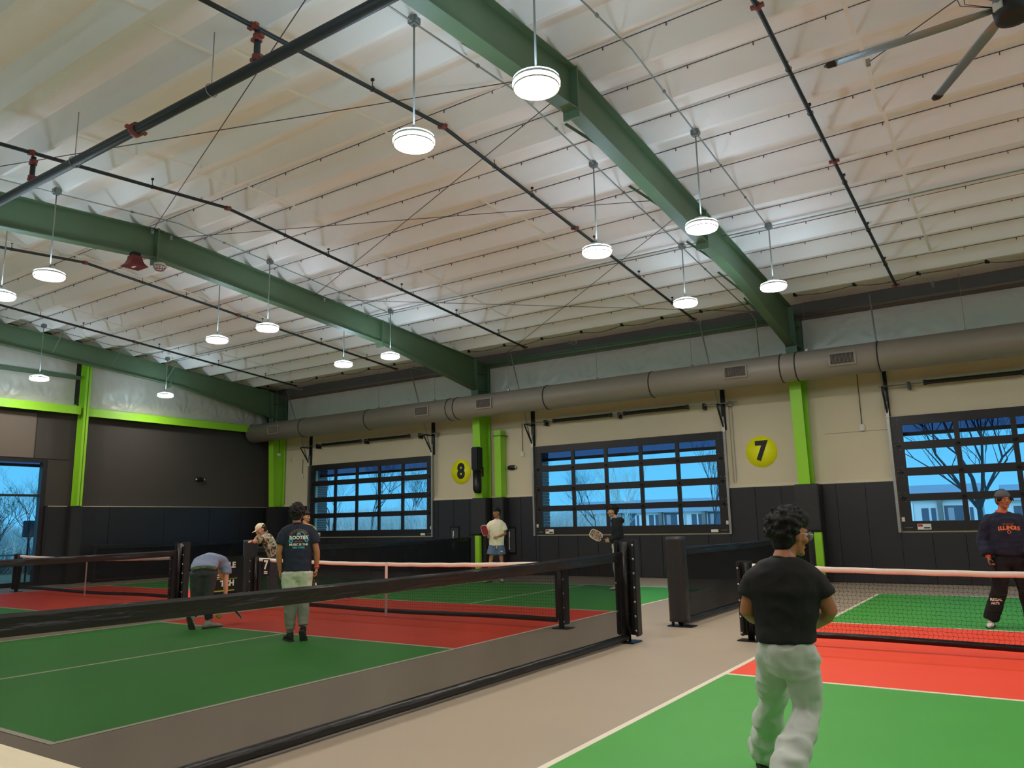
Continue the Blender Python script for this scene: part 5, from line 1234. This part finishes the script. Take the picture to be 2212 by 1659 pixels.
# P7: navy sweatshirt with orange lettering
J = dict(head=(.335, -.02, 1.625), neck=(.31, 0, 1.46), F=(.42, -.90, -.03),
  shL=(.155, 0, 1.385), shR=(.475, .02, 1.385), elL=(.055, .02, 1.10), elR=(.56, .03, 1.10), wrL=(.09, -.10, .895), wrR=(.52, -.10, .90),
  handL=dict(d=(.1, -.15, -1), n=(.9, -.3, 0), s=-1, curl=1.0, grip=True), handR=dict(d=(-.1, -.1, -1), n=(-1, 0, 0), s=1, curl=.4),
  torso=[T((.31, 0, 1.47), .08, .07), T((.312, 0, 1.44), .155, .09), T((.315, 0, 1.37), .215, .125), T((.32, 0, 1.22), .215, .14), T((.325, 0, 1.05), .205, .145), T((.327, 0, .94), .185, .14), T((.327, 0, .91), .165, .125)],
  hpL=(.235, 0, .87), hpR=(.42, 0, .87), knL=(.16, -.06, .47), knR=(.46, .0, .47), anL=(.03, .02, .10), anR=(.50, .12, .10), toeL=(-.15, -1, 0), toeR=(.3, -1, 0))
S = dict(skin='skin_brown', hair='short', cap='cap_grey', backward=True, shirt='sweat_navy', pants='pants_black', shoe='shoe_white', sleeve=2, sr=(.098, .095, .088), pr=(.115, .105, .095, .095), hemf=1.0, collar='orange_trim', cr=.014, shirtname='sweatshirt', pdisp=.016, sdisp=.022, seed=3)
O7 = (1.995, 9.142, 0)
p7, st7 = person('p', 'person in navy sweatshirt with orange lettering and backward grey cap, far right', O7, 3.3, J, S)
MB().tube([(.085, -.085, .915), (.088, -.095, .893)], [.034, .033], 16).build('wristband', 'wristband', p7)
mb = MB(); R7 = basis((.42, -.90, -.03), (0, 0, 1)); h7 = V((.335, -.02, 1.625))
for i in range(26):
    a = -.2+i*.135; r0 = random.Random(i); x_ = .075*math.cos(a*1.0); s_ = 1 if i % 2 else -1; b_ = h7+R7 @ V((s_*(.045+.03*r0.random()), .06-.05*r0.random(), .035)); mb.tube([b_, b_+R7 @ V((s_*.012, .022, -.02)), b_+R7 @ V((s_*.02, .01, -.05))], [.009, .009, .003], 6)
mb.build('hair_fringe', 'hair_black', p7)
def d7(s_, size, mt, x_, z_, bold=.001, sx=1., tgt=None, dx=0):
    tgt = tgt or st7; o = text_obj('chest_lettering', s_, size, mt, tgt, (x_, -.3, z_), Rb, bold=bold, sx=sx, ext=0)
    bm = bmesh.new(); bm.from_mesh(o.data); bmesh.ops.triangulate(bm, faces=bm.faces[:]); bmesh.ops.subdivide_edges(bm, edges=[e_ for e_ in bm.edges if e_.calc_length() > .02], cuts=2); bm.to_mesh(o.data); bm.free()
    sw = o.modifiers.new('w', 'SHRINKWRAP'); sw.target = tgt; sw.wrap_method = 'PROJECT'; sw.use_project_y = True; sw.use_project_x = False; sw.use_project_z = False; sw.use_positive_direction = True; sw.use_negative_direction = False; sw.offset = .004
    return o
for q_, ch_ in enumerate('ILLINOIS'):
    f_ = (q_-3.5)/3.5; d7(ch_, .068, 'orange_ink', .352+f_*.108, 1.268-.012*f_*f_, .0035, 1.05)
d7('FIGHTING ILLINI', .016, 'orange_ink', .352, 1.315, .0005)
mb = MB(); mb.tube([(.352+.018*math.cos(i*PI/10), -.16, 1.215+.018*math.sin(i*PI/10)) for i in range(21)], .004, 5); mb.build('chest_crest', 'orange_ink', st7)
pants7 = [c_ for c_ in p7.children if c_.name.startswith('trousers')][0]
d7('REGAL', .045, 'white_ink', .115, .36, .0015, 1., pants7); d7('ARTS', .04, 'white_ink', .10, .315, .0015, 1., pants7)
paddle('black paddle held downward by the navy sweatshirt player', (.115, -.14, .80), (.16, -.05, -1), (.75, -.6, 0), edge='paddle_black', rz=3.3, O=O7)
# P8: mostly hidden far player
J = dict(head=(0, 0, 1.69), neck=(0, 0, 1.52), F=(.8, -.5, 0), shL=(-.17, 0, 1.43), shR=(.17, 0, 1.43), elL=(-.22, 0, 1.15), elR=(.22, 0, 1.15), wrL=(-.2, -.1, .92), wrR=(.2, -.1, .92),
  torso=[T((0, 0, 1.53), .075, .065), T((0, 0, 1.50), .15, .08), T((0, 0, 1.43), .20, .11), T((0, 0, 1.25), .20, .12), T((0, 0, 1.05), .185, .12), T((0, 0, .92), .185, .13)],
  hpL=(-.09, 0, .90), hpR=(.09, 0, .90), knL=(-.1, 0, .5), knR=(.1, 0, .5), anL=(-.1, 0, .10), anR=(.1, 0, .10), toeL=(0, -1, 0), toeR=(.2, -1, 0))
S = dict(skin='skin_tan', hair='fluffy', hairmat='hair_brown', shirt='shirt_yellow', pants='pants_charcoal', shoe='shoe_white')
person('p', 'person in yellow shirt almost hidden behind the navy tee player', (-11.75, 9.75, 0), 48, J, S)
